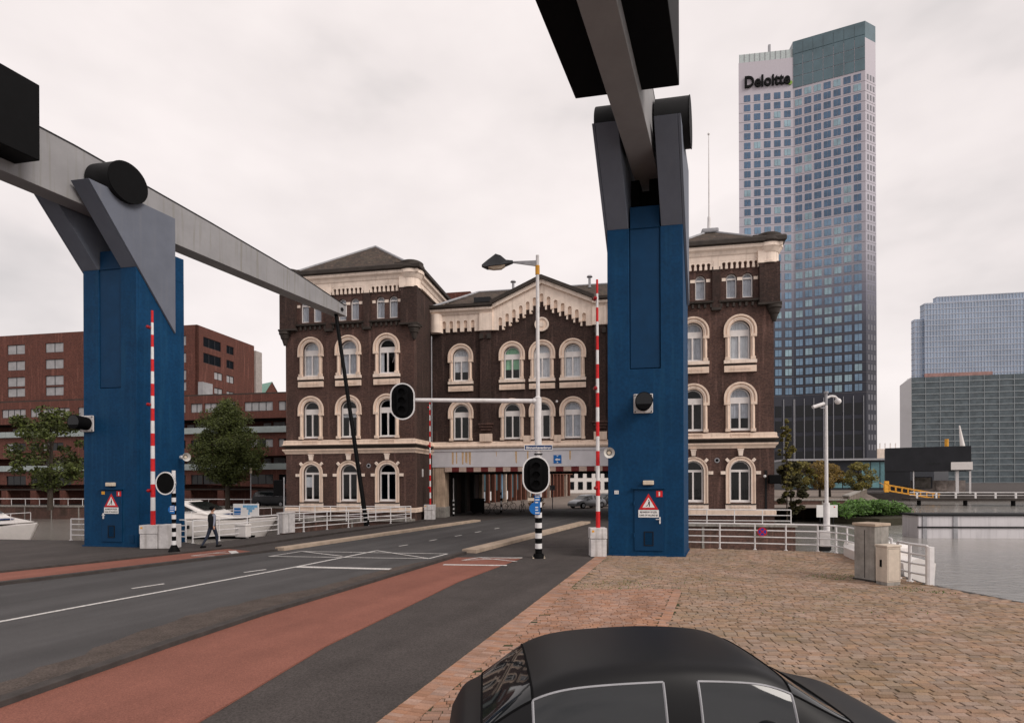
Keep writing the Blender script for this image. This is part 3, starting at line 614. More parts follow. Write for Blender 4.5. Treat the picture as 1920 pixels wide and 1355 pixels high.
# tall lamp post that also carries the signals, the street name and the mast arm
t = tag(empty('lamp_post', (0.98, 21.49, 0.0)), 'tall white lamp post with mast arm and banded foot, in front of the gatehouse', 'lamp post')
MB().cyl((0, 0, 0), (0, 0, 0.16), 0.23, 0.19, n=18).build('foot', black, t, smooth=True)
bands(t, 0, 0, 0.135, 0.16, 2.35, 11)
MB().cyl((0, 0, 2.35), (0, 0, 6.2), 0.135, n=18).build('pole', white_steel, t, smooth=True)
MB().cyl((0, 0, 6.18), (0, 0, 6.24), 0.145, 0.08, n=18).cyl((0, 0, 6.2), (0, 0, 11.7), 0.078, 0.062, n=16).build('upper_pole', white_steel, t, smooth=True)
MB().cyl((0, 0, 10.95), (0, 0, 11.30), 0.085, n=16).build('yellow_band', yellow, t, smooth=True)
MB().flat([(-0.03, 11.5), (-0.03, 11.28), (-1.02, 11.42), (-1.02, 11.46)], [], -0.03, 0.03).build('bracket_arm', lead, t)
lh = MB(); sec = [(-0.95, 0.06, 11.40, 11.50), (-1.22, 0.17, 11.33, 11.50), (-1.42, 0.22, 11.27, 11.66), (-1.62, 0.24, 11.25, 11.72), (-1.95, 0.20, 11.22, 11.48), (-2.16, 0.05, 11.27, 11.34)]
for x, w, z0, z1 in sec: lh.v += [(x, -w, z0), (x, w, z0), (x, w * 0.55, z1), (x, -w * 0.55, z1)]
for i in range(len(sec) - 1):
    for j in range(4): lh.f.append((i * 4 + j, i * 4 + (j + 1) % 4, i * 4 + 4 + (j + 1) % 4, i * 4 + 4 + j))
lh.f += [(0, 3, 2, 1), (20, 21, 22, 23)]
hd = lh.build('lamp_head', mat('lantern_grey', (0.045, 0.047, 0.052), 0.4), t)
MB().add([(-1.25, -0.15, 11.30), (-1.9, -0.16, 11.21), (-1.9, 0.16, 11.21), (-1.25, 0.15, 11.30), (-1.4, -0.08, 11.17), (-1.7, -0.08, 11.15), (-1.7, 0.08, 11.15), (-1.4, 0.08, 11.17)], [(4, 5, 6, 7), (0, 1, 5, 4), (1, 2, 6, 5), (2, 3, 7, 6), (3, 0, 4, 7)]).build('lamp_glass', cream, hd)
arm = MB().cyl((-0.1, 0, 6.06), (-4.95, 0, 6.12), 0.088, 0.075, n=16).cyl((-0.18, 0, 6.06), (0.0, 0, 6.06), 0.12, n=16).build('mast_arm', white_steel, t, smooth=True)
signal_head(t, (-5.22, -0.12, 6.05), 0.95, 1.42)
signal_head(t, (-0.10, -0.30, 3.20), 1.04, 1.44)
sg = MB().box(-0.54, 0.54, -0.185, -0.16, 4.15, 4.36).build('street_name_sign', sign_navy, t, bevel=0.004)
MB().flat(rect(-0.54, 0.54, 4.15, 4.36), [rect(-0.52, 0.52, 4.17, 4.34)], -0.1875, -0.1852).build('sign_border', sign_white, sg)
lettering('Binnenhavenbrug', 0.145, sign_white, 'lettering', sg, (0, -0.1876, 4.245), 0, 0.001, bold=0.0025, sx=0.94)
MB().box(-0.16, 0.16, -0.15, 0.0, 3.98, 4.03).build('sign_clamp', darksteel, t)
p1 = MB().flat(arc(-0.12, 1.92, 0.24, 100, 260, 8) + [(-0.02, 1.68), (0.06, 1.68), (0.06, 2.42), (-0.17, 2.42)], [], -0.20, -0.18).build('pedestrian_notice', sign_blue, t)
for z in (2.36, 2.25, 2.15, 1.96, 1.86, 1.75): MB().box(-0.13, 0.03 if z > 2.2 or z < 1.8 else -0.02, -0.204, -0.2005, z - 0.02, z + 0.02).build('notice_line', sign_white, p1)
MB().box(-0.42, -0.14, -0.2, -0.05, 2.20, 2.32).build('push_box', cream, t, bevel=0.02)
for i in range(4):
    a = R(45 + 90 * i); MB().cyl((0.3 * math.cos(a), 0.3 * math.sin(a), 0), (0.3 * math.cos(a), 0.3 * math.sin(a), 0.04), 0.03, n=8).build('foot_bolt', cream, t)

# striped signal pole at the left
t = tag(empty('signal_pole', (-14.62, 23.9, 0.0)), 'banded black and white pole with round signal board near the left tower', 'signal pole')
MB().cyl((0, 0, 0), (0, 0, 0.28), 0.24, 0.1, n=14).build('foot', black, t, smooth=True)
bands(t, 0, 0, 0.085, 0.28, 2.5, 12, 1)
MB().cyl((0, 0, 2.5), (0, 0, 3.48), 0.075, n=14).build('pole', white_steel, t, smooth=True)
bd = MB().flat(arc(-0.27, 2.93, 0.45, 0, 350, 30), [], -0.14, -0.09).map(lambda x, y, z: (-0.27 + (x + 0.27) * 0.94, y, 2.93 + (z - 2.93) * 1.1)).build('backboard', black_matt, t)
MB().flat(arc(-0.27, 2.93, 0.45, 0, 350, 35), [arc(-0.27, 2.93, 0.405, 0, 350, 35)], -0.155, -0.08).map(lambda x, y, z: (-0.27 + (x + 0.27) * 0.94, y, 2.93 + (z - 2.93) * 1.1)).build('rim', rimw, bd)
MB().box(-0.45, -0.09, -0.08, 0.12, 2.6, 3.25).build('housing', black, t, bevel=0.04)
p1 = MB().flat(arc(-0.02, 1.80, 0.16, 110, 250, 6) + [(0.02, 1.62), (0.1, 1.62), (0.1, 1.98), (0.0, 1.98)], [], -0.12, -0.1).build('pedestrian_notice', sign_blue, t)
for z in (1.93, 1.84, 1.74): MB().box(-0.09, 0.07, -0.124, -0.1205, z - 0.018, z + 0.018).build('notice_line', sign_white, p1)

# railings
def railing(pts, label, h=1.1, rails=4, spacing=1.5, r=0.026, pr=0.034, group='white tube railings', z=0.0, cap=None):
    P = [Vector((p[0], p[1], z)) for p in pts]; t = tag(empty('railing', tuple(P[0])), label, 'railing', group); o = P[0]
    for k in range(rails):
        zz = h * (k + 1) / rails - (0.05 if k < rails - 1 else 0.0) * 0
        MB().tube([p - o + Vector((0, 0, zz)) for p in P], r * (1.25 if k == rails - 1 else 1), n=8).build('rail', white_steel, t, smooth=True)
    for a, b in zip(P, P[1:]):
        n = max(1, round((b - a).length / spacing))
        for i in range(n):
            q = a.lerp(b, i / n) - o; MB().cyl(q, q + Vector((0, 0, h)), pr, n=8).cyl(q, q + Vector((0, 0, 0.03)), pr * 2.2, n=8).build('post', white_steel, t)
    q = P[-1] - o; MB().cyl(q, q + Vector((0, 0, h)), pr, n=8).build('post', white_steel, t)
    return t
railing([(-15.6, 27.0), (-14.9, 28.1), (-14.11, 29.43), (-13.31, 31.44), (-9.74, 37.25), (-7.6, 41.2)], 'long white tube railing along the left edge of the bridge deck', spacing=1.9)
railing([(-22.8, 28.6), (-16.2, 27.45)], 'short white railing on the quay behind the left tower', spacing=1.6)
railing([(-17.5, 42.4), (-12.5, 41.55), (-7.9, 40.8)], 'white railing along the foot of the gatehouse left wing', spacing=1.3, rails=3, z=0.0)
railing([(7.55, 24.3), (10.3, 23.65), (12.6, 22.95), (13.1, 22.5), (13.18, 21.9), (13.0, 20.9), (12.75, 20.0), (12.4, 18.9), (12.0, 17.6)], 'curved white railing along the edge of the brick plaza', spacing=1.55)
railing([(10.9, 36.3), (17.6, 35.15)], 'white railing on the walkway before the gatehouse right wing', spacing=1.8, rails=3, h=1.05)
t = railing([(11.62, 16.75), (11.58, 16.2), (11.66, 15.62)], 'short white railing piece beside the two cabinets', spacing=0.62, r=0.03, pr=0.045)
MB().box(0.06, 0.20, -1.18, -1.02, 0.0, 1.08).build('end_board', white_steel, t)
railing([(-80, 74.5), (-44, 68.6), (-30, 66.2), (-16, 63.5)], 'low white railing along the far quay below the brick flats', h=0.85, rails=1, spacing=2.2, r=0.05, pr=0.04)

# ================================================================== THE GATEHOUSE
GH = tag(empty('gatehouse', (-7.35, 41.45, 0), -R(10)), 'dark brick gatehouse with cream stone trim spanning the road', 'building')
LW0, LW1, RW0, RW1, VC, VB = -10.5, 0.0, 18.2, 25.2, 4.2, 18.4
UC = 9.1
baysL = [-8.35, -5.25, -2.15]; baysR = [20.0, 23.05]
baysC = [UC - 6.65, UC - 2.42, UC, UC + 2.42, UC + 6.65]
def ground_hole(cx): return arch(0.67, 1.45, 3.60, 14, cx)
def f1_hole(cx): return arch(0.66, 6.30, 8.50, 14, cx)
def f2_hole(cx): return arch(0.66, 11.05, 13.05, 14, cx)
def at_hole(cx): return arch(0.34, 15.25, 16.58, 10, cx)
def wing(x0, x1, bays):
    holes = []
    for b in bays: holes += [ground_hole(b), f1_hole(b), f2_hole(b), at_hole(b - 0.515), at_hole(b + 0.515)]
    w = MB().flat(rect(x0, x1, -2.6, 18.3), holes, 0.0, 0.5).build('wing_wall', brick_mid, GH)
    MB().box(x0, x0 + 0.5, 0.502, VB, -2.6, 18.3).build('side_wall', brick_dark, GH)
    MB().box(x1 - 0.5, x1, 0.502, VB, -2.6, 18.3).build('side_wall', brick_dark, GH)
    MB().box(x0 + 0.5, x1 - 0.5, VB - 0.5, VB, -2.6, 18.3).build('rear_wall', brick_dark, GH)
    for z in (0.9, 5.6, 10.4, 14.9): MB().box(x0 + 0.5, x1 - 0.5, 0.5, VB - 0.5, z, z + 0.25).build('floor_slab', black_matt, GH)
    U = [(x0, VB), (x0, 0), (x1, 0), (x1, VB)]
    MB().sweep(U, [(0, 0.62), (0.10, 0.62), (0.10, 0.90), (0.02, 0.96), (0, 0.96)]).build('plinth_moulding', stone, GH)
    MB().sweep(U, [(0, 5.10), (0.05, 5.10), (0.09, 5.22), (0.20, 5.36), (0.22, 5.46), (0, 5.46)]).build('string_course', stone, GH)
    MB().sweep(U, [(0, 5.46), (0.04, 5.46), (0.06, 5.60), (0.22, 5.64), (0.26, 5.72), (0, 5.74)]).build('string_course_recess', gutter_m, GH)
    MB().sweep(U, [(0, 5.74), (0.20, 5.74), (0.24, 5.80), (0.16, 5.86), (0.14, 6.12), (0, 6.16)]).build('string_course', stone, GH)
    # attic: corner piers carried on rounded corbels, pilasters, cornice, gutter
    for sx, xx in ((-1, x0), (1, x1)):
        MB().box(xx - (0.34 if sx < 0 else 0.95), xx + (0.95 if sx < 0 else 0.34), -0.30, 0.62, 14.75, 17.45).build('corner_pier', brick_dark, GH)
        c = MB(); cxx, cy = xx + sx * 0.02, -0.02
        for (r0, z0), (r1, z1) in zip([(0.12, 13.55), (0.26, 14.0), (0.32, 14.05), (0.40, 14.35), (0.47, 14.40), (0.47, 14.58)], [(0.26, 14.0), (0.32, 14.05), (0.40, 14.35), (0.47, 14.40), (0.47, 14.58), (0.50, 14.62)]): c.cyl((cxx, cy, z0), (cxx, cy, z1), r0, r1, n=16)
        c.build('corner_corbel', gutter_m, GH, smooth=True)
        MB().box(xx - (0.42 if sx < 0 else 1.05), xx + (1.05 if sx < 0 else 0.42), -0.38, 0.68, 14.62, 14.75).build('pier_ledge', gutter_m, GH)
        kx, ky = xx - sx * 0.30, 0.32
        MB().cyl((kx, ky, 17.40), (kx, ky, 17.52), 0.74, n=28).cyl((kx, ky, 17.52), (kx, ky, 18.10), 0.69, n=28).cyl((kx, ky, 18.10), (kx, ky, 18.42), 0.72, 0.92, n=28).cyl((kx, ky, 18.42), (kx, ky, 18.67), 0.95, n=28).build('pier_cap', stone_w, GH, smooth=True)
        MB().box(min(kx, kx - sx * 0.75), max(kx, kx - sx * 0.75), -0.33, 0.4, 17.40, 18.2).build('pier_shoulder', stone_w, GH)
        MB().cyl((kx, ky, 18.69), (kx, ky, 18.80), 1.0, 1.06, n=28).cyl((kx, ky, 18.80), (kx, ky, 19.05), 1.06, 0.98, n=28).cyl((kx, ky, 19.05), (kx, ky, 19.30), 0.90, n=28).cyl((kx, ky, 19.30), (kx, ky, 19.38), 0.90, 0.78, n=28).build('parapet_block', gutter_m, GH, smooth=True)
        MB().box(min(kx, kx - sx * 1.1), max(kx, kx - sx * 1.1), -0.45, 0.5, 19.04, 19.24).build('parapet_shoulder', gutter_m, GH, bevel=0.06)
    pil = [(a + b) / 2 for a, b in zip(bays, bays[1:])]
    for p in pil:
        MB().box(p - 0.26, p + 0.26, -0.16, 0.0, 14.6, 17.4).build('attic_pilaster', brick_dark, GH)
        MB().box(p - 0.32, p + 0.32, -0.24, 0.0, 14.45, 14.62).build('pilaster_foot', gutter_m, GH)
    MB().sweep(U, [(0, 17.78), (0.16, 17.78), (0.16, 18.08), (0.22, 18.14), (0.30, 18.34), (0.46, 18.46), (0.48, 18.66), (0, 18.66)]).build('cornice', stone_w, GH)
    MB().sweep(U, [(0, 18.66), (0.56, 18.68), (0.66, 18.74), (0.66, 18.98), (0.58, 19.08), (0, 19.06)]).build('gutter', gutter_m, GH)
    for b in bays:
        # arcaded corbel table: notched stone band with dark niches
        n = 7; sp = 0.345; x = [b + (i - (n - 1) / 2) * sp for i in range(n)]; r = 0.085
        ol = [(b + n * sp / 2 + 0.13, 17.80), (b - n * sp / 2 - 0.13, 17.80), (b - n * sp / 2 - 0.13, 17.22)]
        for xx in x:
            ol += [(xx - r, 17.22), (xx - r, 17.30)] + [(xx + 1.42 * r * math.cos(R(a)), 17.54 + 1.42 * r * math.sin(R(a))) for a in (215, 180, 145, 110, 90, 70, 35, 0, -35)] + [(xx + r, 17.30), (xx + r, 17.22)]
        ol += [(b + n * sp / 2 + 0.13, 17.22)]
        MB().flat(ol, [], -0.15, 0.0).build('corbel_table', stone_w, GH)
        MB().sweep([(b - 1.35, 0), (b + 1.35, 0)], [(0, 14.92), (0.20, 14.98), (0.22, 15.10), (0.06, 15.14), (0, 15.14)]).build('attic_sill', gutter_m, GH)
        for i in range(7): MB().box(b - 1.2 + i * 0.4 - 0.07, b - 1.2 + i * 0.4 + 0.07, -0.14, 0.0, 14.66, 14.92).build('sill_corbel', gutter_m, GH)
        for dx in (-1.02, 0.0, 1.02): MB().box(b + dx - (0.13 if dx else 0.16), b + dx + (0.13 if dx else 0.16), -0.03, 0.0, 16.42, 16.63).build('attic_block', stone_w, GH)
    # frieze between corbel tables (over the pilasters and at the ends)
    ed = [x0 + 0.95] + [q for b in bays for q in (b - 1.338, b + 1.338)] + [x1 - 0.95]
    for a, c in zip(ed[0::2], ed[1::2]):
        if c - a > 0.02: MB().box(a, c, -0.18, 0.0, 17.2, 17.78).build('frieze_block', stone_w, GH)
    return w
wing(LW0, LW1, baysL); wing(RW0, RW1, baysR)

# recessed centre above the roadway
hc = []
for b in baysC: hc += [f1_hole(b), f2_hole(b)]
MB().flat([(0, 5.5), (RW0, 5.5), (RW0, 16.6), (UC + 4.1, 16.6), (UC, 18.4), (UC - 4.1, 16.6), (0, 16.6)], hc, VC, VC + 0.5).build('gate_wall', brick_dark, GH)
MB().box(0.0, RW0, VC + 0.55, VB - 0.5, 5.5, 5.8).build('floor_slab', black_matt, GH)
MB().box(0.0, RW0, VC + 0.55, VB - 0.5, 10.3, 10.5).build('floor_slab', black_matt, GH)
MB().box(0.0, RW0, VB - 0.5, VB, 3.9, 16.6).build('rear_wall', brick_dark, GH)
for p in (UC - 4.55, UC + 4.55):
    MB().box(p - 0.42, p + 0.42, VC - 0.28, VC, 7.6, 15.0).build('pilaster', brick_dark, GH)
    for k in range(3): MB().box(p - 0.62 + 0.1 * k, p + 0.62 - 0.1 * k, VC - 0.34 + 0.06 * k, VC, 7.45 - 0.22 * k, 7.6 - 0.22 * k).build('pilaster_corbel', brick_mid, GH)
    MB().box(p - 0.5, p + 0.5, VC - 0.3, VC, 6.12, 6.75).build('pilaster_foot', stone, GH)
    for dx in (-0.3, 0.3): MB().box(p + dx - 0.14, p + dx + 0.14, VC - 0.45, VC, 14.35, 14.75).build('cornice_bracket', gutter_m, GH)
# flank cornices with five niches, gable with stepped niches
def niche(x, z0, w=0.15, h=0.62): return [(x + w * math.cos(R(a)), z0 + h + w * math.sin(R(a))) for a in range(180, -1, -30)]
for side in (-1, 1):
    x0, x1 = (0.0, UC - 3.95) if side < 0 else (UC + 3.95, RW0)
    cx = (x0 + 0.55 + x1 - 1.1) / 2 if side < 0 else (x0 + 1.1 + x1 - 0.55) / 2
    ol = [(x1, 17.0), (x0, 17.0), (x0, 15.05)]
    xs = [cx + (i - 2) * 0.60 for i in range(5)]
    for x in xs: ol += [(x - 0.15, 15.05)] + niche(x, 15.05, 0.15, 0.75) + [(x + 0.15, 15.05)]
    ol += [(x1, 15.05)]
    MB().flat(ol, [], VC - 0.20, VC).build('flank_frieze', stone_w, GH)
    for x in xs: MB().box(x - 0.149, x + 0.149, VC - 0.05, VC, 15.38, 15.96).build('niche_back', stone, GH)
    MB().sweep([(x0, VC), (x1, VC)], [(0.2, 16.42), (0.26, 16.42), (0.34, 16.58), (0.50, 16.68), (0.52, 16.86), (0.2, 16.86)]).build('cornice', stone_w, GH)
    MB().sweep([(x0, VC), (x1, VC)], [(0.2, 16.86), (0.60, 16.88), (0.68, 16.95), (0.68, 17.15), (0.2, 17.2)]).build('gutter', gutter_m, GH)
    px = UC + side * 4.5
    MB().box(px - 0.55, px + 0.55, VC - 0.36, VC - 0.20, 15.0, 16.42).build('pier_cap', stone_w, GH, bevel=0.03)
    if side < 0: MB().cyl((0.42, VC - 0.05, 15.0), (0.42, VC - 0.05, 16.5), 0.55, n=20).build('corner_pier', stone_w, GH, smooth=True)
n = 13; sp = 0.555; sl = 0.44
def zt(x): return 16.78 + (3.95 - abs(x - UC)) * sl
ol = [(UC + 3.95, zt(UC + 3.95)), (UC, zt(UC)), (UC - 3.95, zt(UC - 3.95)), (UC - 3.95, 15.05)]
nb = []
for i in range(n):
    x = UC + (i - 6) * sp; zb = 15.02 + (6 - abs(i - 6)) * 0.285; l, r = x - sp / 2, x + sp / 2
    if i == 0: l = UC - 3.95
    if i == n - 1: r = UC + 3.95
    ol += [(l, zb)] if i else []
    ol += [(x - 0.145, zb)] + niche(x, zb, 0.145, 0.86) + [(x + 0.145, zb), (r, zb)]
    nb.append((x, zb))
MB().flat(ol, [], VC - 0.20, VC).build('gable_frieze', stone_w, GH)
for x, zb in nb:
    MB().box(x - 0.144, x + 0.144, VC - 0.05, VC, zb + 0.40, zb + 1.0).build('niche_back', stone, GH)
    if (x, zb) != nb[-1]: MB().box(x + 0.165, x + 0.39, VC - 0.25, VC - 0.201, zb + 0.0, zb + 0.12).build('corbel_foot', stone, GH)
for s in (-1, 1):
    for (w0, w1, y0, y1, m, nm) in ((-0.02, 0.26, -0.42, -0.201, stone_w, 'raking_cornice'), (0.26, 0.52, -0.62, -0.10, gutter_m, 'raking_gutter')):
        a = [(UC, zt(UC) + w0 * 1.14), (UC + s * 4.1, zt(UC + 4.1) + w0 * 1.14), (UC + s * 4.1, zt(UC + 4.1) + w1 * 1.14), (UC, zt(UC) + w1 * 1.14)]
        MB().flat(a, [], VC + y0, VC + y1).build(nm, m, GH)
med = MB().flat(arc(UC, 15.32, 0.52, 0, 350, 34), [], VC - 0.14, VC).build('medallion', stone, GH)
MB().flat(arc(UC, 15.32, 0.56, 0, 350, 34), [arc(UC, 15.32, 0.43, 0, 350, 34)], VC - 0.20, VC - 0.02).build('medallion_ring', stone_w, med)
MB().flat(arc(UC, 15.32, 0.22, 0, 300, 5), [], VC - 0.18, VC - 0.141).build('medallion_emblem', stone_w, med)
# moulding above the gate, the white gate beam, its striped edge, piers
MB().sweep([(0, VC), (RW0, VC)], [(0, 5.56), (0.22, 5.56), (0.36, 5.68), (0.36, 5.78), (0.20, 5.92), (0.16, 6.08), (0, 6.14)]).build('gate_moulding', stone, GH)
for b in (baysC[1] + 1.21, baysC[2] + 1.21): MB().box(b - 0.28, b + 0.28, VC - 0.24, VC, 6.0, 6.55).build('pedestal_block', stone, GH)
gb = MB().box(0.02, RW0 - 0.02, VC - 0.15, VC + 0.5, 4.08, 5.54).build('gate_beam', gatebeam, GH, bevel=0.01)
MB().box(0.02, RW0 - 0.02, VC - 0.21, VC - 0.15, 5.36, 5.54).build('beam_flange', gatebeam, gb)
rr = random.Random(5)
for x, w, l in ((1.78, .16, 1.0), (2.1, .10, .95), (2.62, .18, 1.0), (2.92, .20, .95), (3.2, .22, 1.05), (7.0, .16, .98), (7.95, .12, .8), (11.3, .14, .75), (5.4, .07, .4)): MB().add([(x - w / 2, VC - 0.153, 5.3), (x + w / 2, VC - 0.153, 5.3), (x + w / 2 * rr.uniform(.5, 1), VC - 0.153, 5.3 - l), (x - w / 2 * rr.uniform(.5, 1), VC - 0.153, 5.3 - l * rr.uniform(.85, 1))], [(0, 3, 2, 1)]).build('rust_run', rust, gb)
stripe_r = mat('stripe_dark_red', (0.135, 0.022, 0.022), 0.7, var=0.3)
stripe_c = mat('stripe_cream', (0.50, 0.38, 0.32), 0.7, var=0.25, scale=5)
x = 1.1; i = 0
while x < RW0 - 1.1:
    MB().box(x, x + 0.60, VC - 0.165, VC + 0.1, 3.70, 4.06).build('stripe_board', stripe_c if i % 2 == 0 else stripe_r, GH); x += 0.605; i += 1
bs = MB().box(10.0, 10.62, VC - 0.18, VC - 0.155, 4.32, 4.98).build('blue_sign', sign_blue, GH)
MB().flat([(10.1, 4.62), (10.3, 4.74), (10.3, 4.67), (10.52, 4.67), (10.52, 4.57), (10.3, 4.57), (10.3, 4.5)], [], VC - 0.184, VC - 0.1805).build('sign_arrow', sign_white, bs)
MB().flat([(10.22, 4.36), (10.4, 4.36), (10.31, 4.46)], [], VC - 0.184, VC - 0.1805).flat([(10.22, 4.94), (10.4, 4.94), (10.31, 4.85)], [], VC - 0.184, VC - 0.1805).build('sign_arrow', sign_white, bs)
for x0, x1 in ((0.03, 1.05), (RW0 - 1.05, RW0 - 0.03)):
    MB().box(x0, x1, VC - 0.1, VC + 1.2, -0.3, 4.06).build('gate_pier', pier_m, GH, bevel=0.04)
    MB().box(x0 - 0.02, x1 + 0.06, VC - 0.16, VC + 1.25, -0.3, 0.85).build('pier_base', concrete, GH, bevel=0.03)
# passage: side walls with pillars, soffit
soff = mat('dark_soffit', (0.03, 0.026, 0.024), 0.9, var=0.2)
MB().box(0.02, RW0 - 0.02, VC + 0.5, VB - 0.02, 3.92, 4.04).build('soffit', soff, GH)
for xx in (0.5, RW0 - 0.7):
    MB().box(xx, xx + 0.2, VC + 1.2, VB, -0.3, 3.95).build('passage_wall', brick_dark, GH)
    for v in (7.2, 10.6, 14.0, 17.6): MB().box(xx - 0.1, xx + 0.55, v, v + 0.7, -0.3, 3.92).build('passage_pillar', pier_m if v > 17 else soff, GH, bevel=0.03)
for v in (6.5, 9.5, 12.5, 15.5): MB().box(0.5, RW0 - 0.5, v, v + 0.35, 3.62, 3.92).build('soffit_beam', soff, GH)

# windows: one of each kind is built, the rest are copies
def make_window(kind, hw, z0, zs):
    top = zs + hw; fr = arch(hw - 0.005, z0, zs); zt0, zt1 = (zs - 0.10, zs + 0.06) if kind != 'attic' else (zs - 0.05, zs + 0.05)
    if kind != 'ground' and kind != 'attic': zt0 = zs - 0.36
    fw = 0.085 if kind != 'attic' else 0.07
    lun = [(hw - fw, zt1), ] + [(x, z) for x, z in arc(0, zs, hw - fw, 4, 176, 12)] + [(-(hw - fw), zt1)]
    holes = [lun]; casements = []
    if kind == 'attic': casements = [rect(-(hw - fw), hw - fw, z0 + 0.11, zt0)]
    else: casements = [rect(-(hw - fw - 0.02), -0.055, z0 + 0.16, zt0), rect(0.055, hw - fw - 0.02, z0 + 0.16, zt0)]
    o = MB().flat(fr, holes + casements, 0.16, 0.26).build('window', wframe, GH)
    for hsh in holes + casements: MB().flat(hsh, [], 0.205, 0.215).build('pane', glass, o)
    if kind != 'attic':
        MB().box(-hw, hw, 0.02, 0.17, z0 - 0.01, z0 + 0.07).build('window_board', wframe, o)
    if kind == 'ground':
        ro = arch(0.94, 1.38, 3.60, 18); MB().flat(ro, [arch(0.675, 1.38 + 0.001, 3.60, 18)], -0.06, 0.15).build('surround', stone, o)
        MB().flat(arch(0.955, 1.38, 3.60, 18), [arch(0.87, 1.381, 3.60, 18)], -0.12, -0.061).build('surround_moulding', stone, o)
        MB().flat(arch(0.74, 1.38, 3.60, 18), [arch(0.672, 1.381, 3.60, 18)], -0.09, -0.061).build('surround_bead', stone_w, o)
        MB().box(-0.98, 0.98, -0.16, 0.14, 1.30, 1.375).build('sill', gutter_m, o)
        MB().box(-0.97, 0.97, -0.12, 0.0, 0.97, 1.295).build('sill_panel', stone_w, o)
        for i in range(6): MB().flat(arc((i - 2.5) * 0.22, 1.13, 0.075, 0, 340, 9), [arc((i - 2.5) * 0.22, 1.13, 0.035, 0, 340, 9)], -0.15, -0.121).build('sill_rosette', stone, o)
        MB().flat([(-0.12, 4.60), (0.12, 4.60), (0.17, 4.98), (-0.17, 4.98)], [], -0.18, 0.0).box(-0.2, 0.2, -0.2, 0.0, 4.98, 5.06).build('keystone', stone_w, o)
        for s in (-1, 1):
            q = [(s * 0.69, 4.28), (s * 0.86, 4.46), (s * 0.99, 4.33), (s * 0.82, 4.15)]; MB().flat(q, [], -0.14, 0.0).build('voussoir', stone_w, o)
            MB().box(min(s * 0.97, s * 1.28), max(s * 0.97, s * 1.28), -0.13, 0.0, 3.34, 3.56).build('voussoir', stone_w, o)
    elif kind in ('first', 'second'):
        b0 = z0 - (0.08 if kind == 'first' else 0.0); zi = zs - 0.28
        ol = [(-0.93, b0), (0.93, b0), (0.93, zi), (1.03, zi)] + arc(0, zs, 1.03, 0, 180, 18) + [(-1.03, zi), (-0.93, zi)]
        MB().flat(ol, [arch(0.668, b0 + 0.001, zs, 18)], -0.08, 0.15).build('surround', stone, o)
        MB().flat([(1.06, zi), (0.94, zi)] + [(x, z) for x, z in arc(0, zs, 0.94, 0, 180, 18)] + [(-0.94, zi), (-1.06, zi)] + [(x, z) for x, z in arc(0, zs, 1.06, 180, 0, 18)], [], -0.17, -0.081).build('surround_moulding', stone, o)
        MB().flat([(0.84, zi), (0.76, zi)] + arc(0, zs, 0.76, 0, 180, 18) + [(-0.76, zi), (-0.84, zi)] + arc(0, zs, 0.84, 180, 0, 18), [], -0.12, -0.081).build('surround_bead', stone_w, o)
        for s in (-1, 1):
            MB().box(min(s * 0.66, s * 1.05), max(s * 0.66, s * 1.05), -0.20, 0.0, zi - 0.19, zi - 0.001).build('impost', stone, o)
            MB().cyl((s * 0.80, -0.10, b0 + 0.2), (s * 0.80, -0.10, zi - 0.19), 0.085, n=12).build('colonnette', stone, o, smooth=True)
            MB().box(min(s * 0.66, s * 0.97), max(s * 0.66, s * 0.97), -0.20, 0.0, b0, b0 + 0.2).build('colonnette_base', stone, o)
        if kind == 'second':
            MB().box(-1.05, 1.05, -0.20, 0.0, 10.82, 11.04).build('sill', stone_w, o)
            MB().box(-0.98, 0.98, -0.05, 0.0, 10.66, 10.82).build('sill_recess', gutter_m, o)
            MB().box(-1.03, 1.03, -0.16, 0.0, 10.24, 10.66).build('sill_panel', stone, o)
            for i in range(6): MB().flat(arc((i - 2.5) * 0.24, 10.45, 0.09, 0, 340, 9), [arc((i - 2.5) * 0.24, 10.45, 0.04, 0, 340, 9)], -0.19, -0.161).build('sill_rosette', stone, o)
        else:
            MB().flat(rect(-0.62, 0.62, 5.86, 6.10), [[(x - 0.045, 5.98), (x, 6.07), (x + 0.045, 5.98), (x, 5.89)] for x in [(-0.55 + i * 0.1) for i in range(12)]], -0.19, -0.142).build('lattice_panel', stone, o)
    return o
def place(first, x, y, cur=None):
    return first, x
WK = {}
def window(kind, x, y, drape=None, dz=None):
    P = dict(ground=(0.67, 1.45, 3.60), first=(0.66, 6.30, 8.50), second=(0.66, 11.05, 13.05), attic=(0.34, 15.25, 16.58))[kind]
    if kind not in WK: WK[kind] = make_window(kind, *P); o = WK[kind]; o['first'] = 1
    else:
        src = WK[kind]; o = src.copy(); COL.objects.link(o); o.parent = GH
        for ch in list(src.children):
            if ch.name.split('.')[0] in ('curtain', 'sticker'): continue
            c = ch.copy(); COL.objects.link(c); c.parent = o
    o.location = (x, y, 0)
    hw, z0, zs = P
    if drape:
        m, lo, hi, l, r = drape
        q = MB(); n = 14; a = -hw * 0.97 + l * 2 * hw; b = -hw * 0.97 + r * 1.94 * hw; zz0 = z0 + lo * (zs + hw - z0); zz1 = min(z0 + hi * (zs + hw - z0), zs + hw * 0.98)
        q.v = [(a + (b - a) * i / n, 0.285 + 0.02 * math.sin(i * 2.1), z) for z in (zz0, zz1) for i in range(n + 1)]; q.f = [(i, i + 1, n + 2 + i, n + 1 + i) for i in range(n)]
        q.build('curtain', m, o)
    return o
C_ = (curtain_g, 0.0, 1.0, 0, 1)
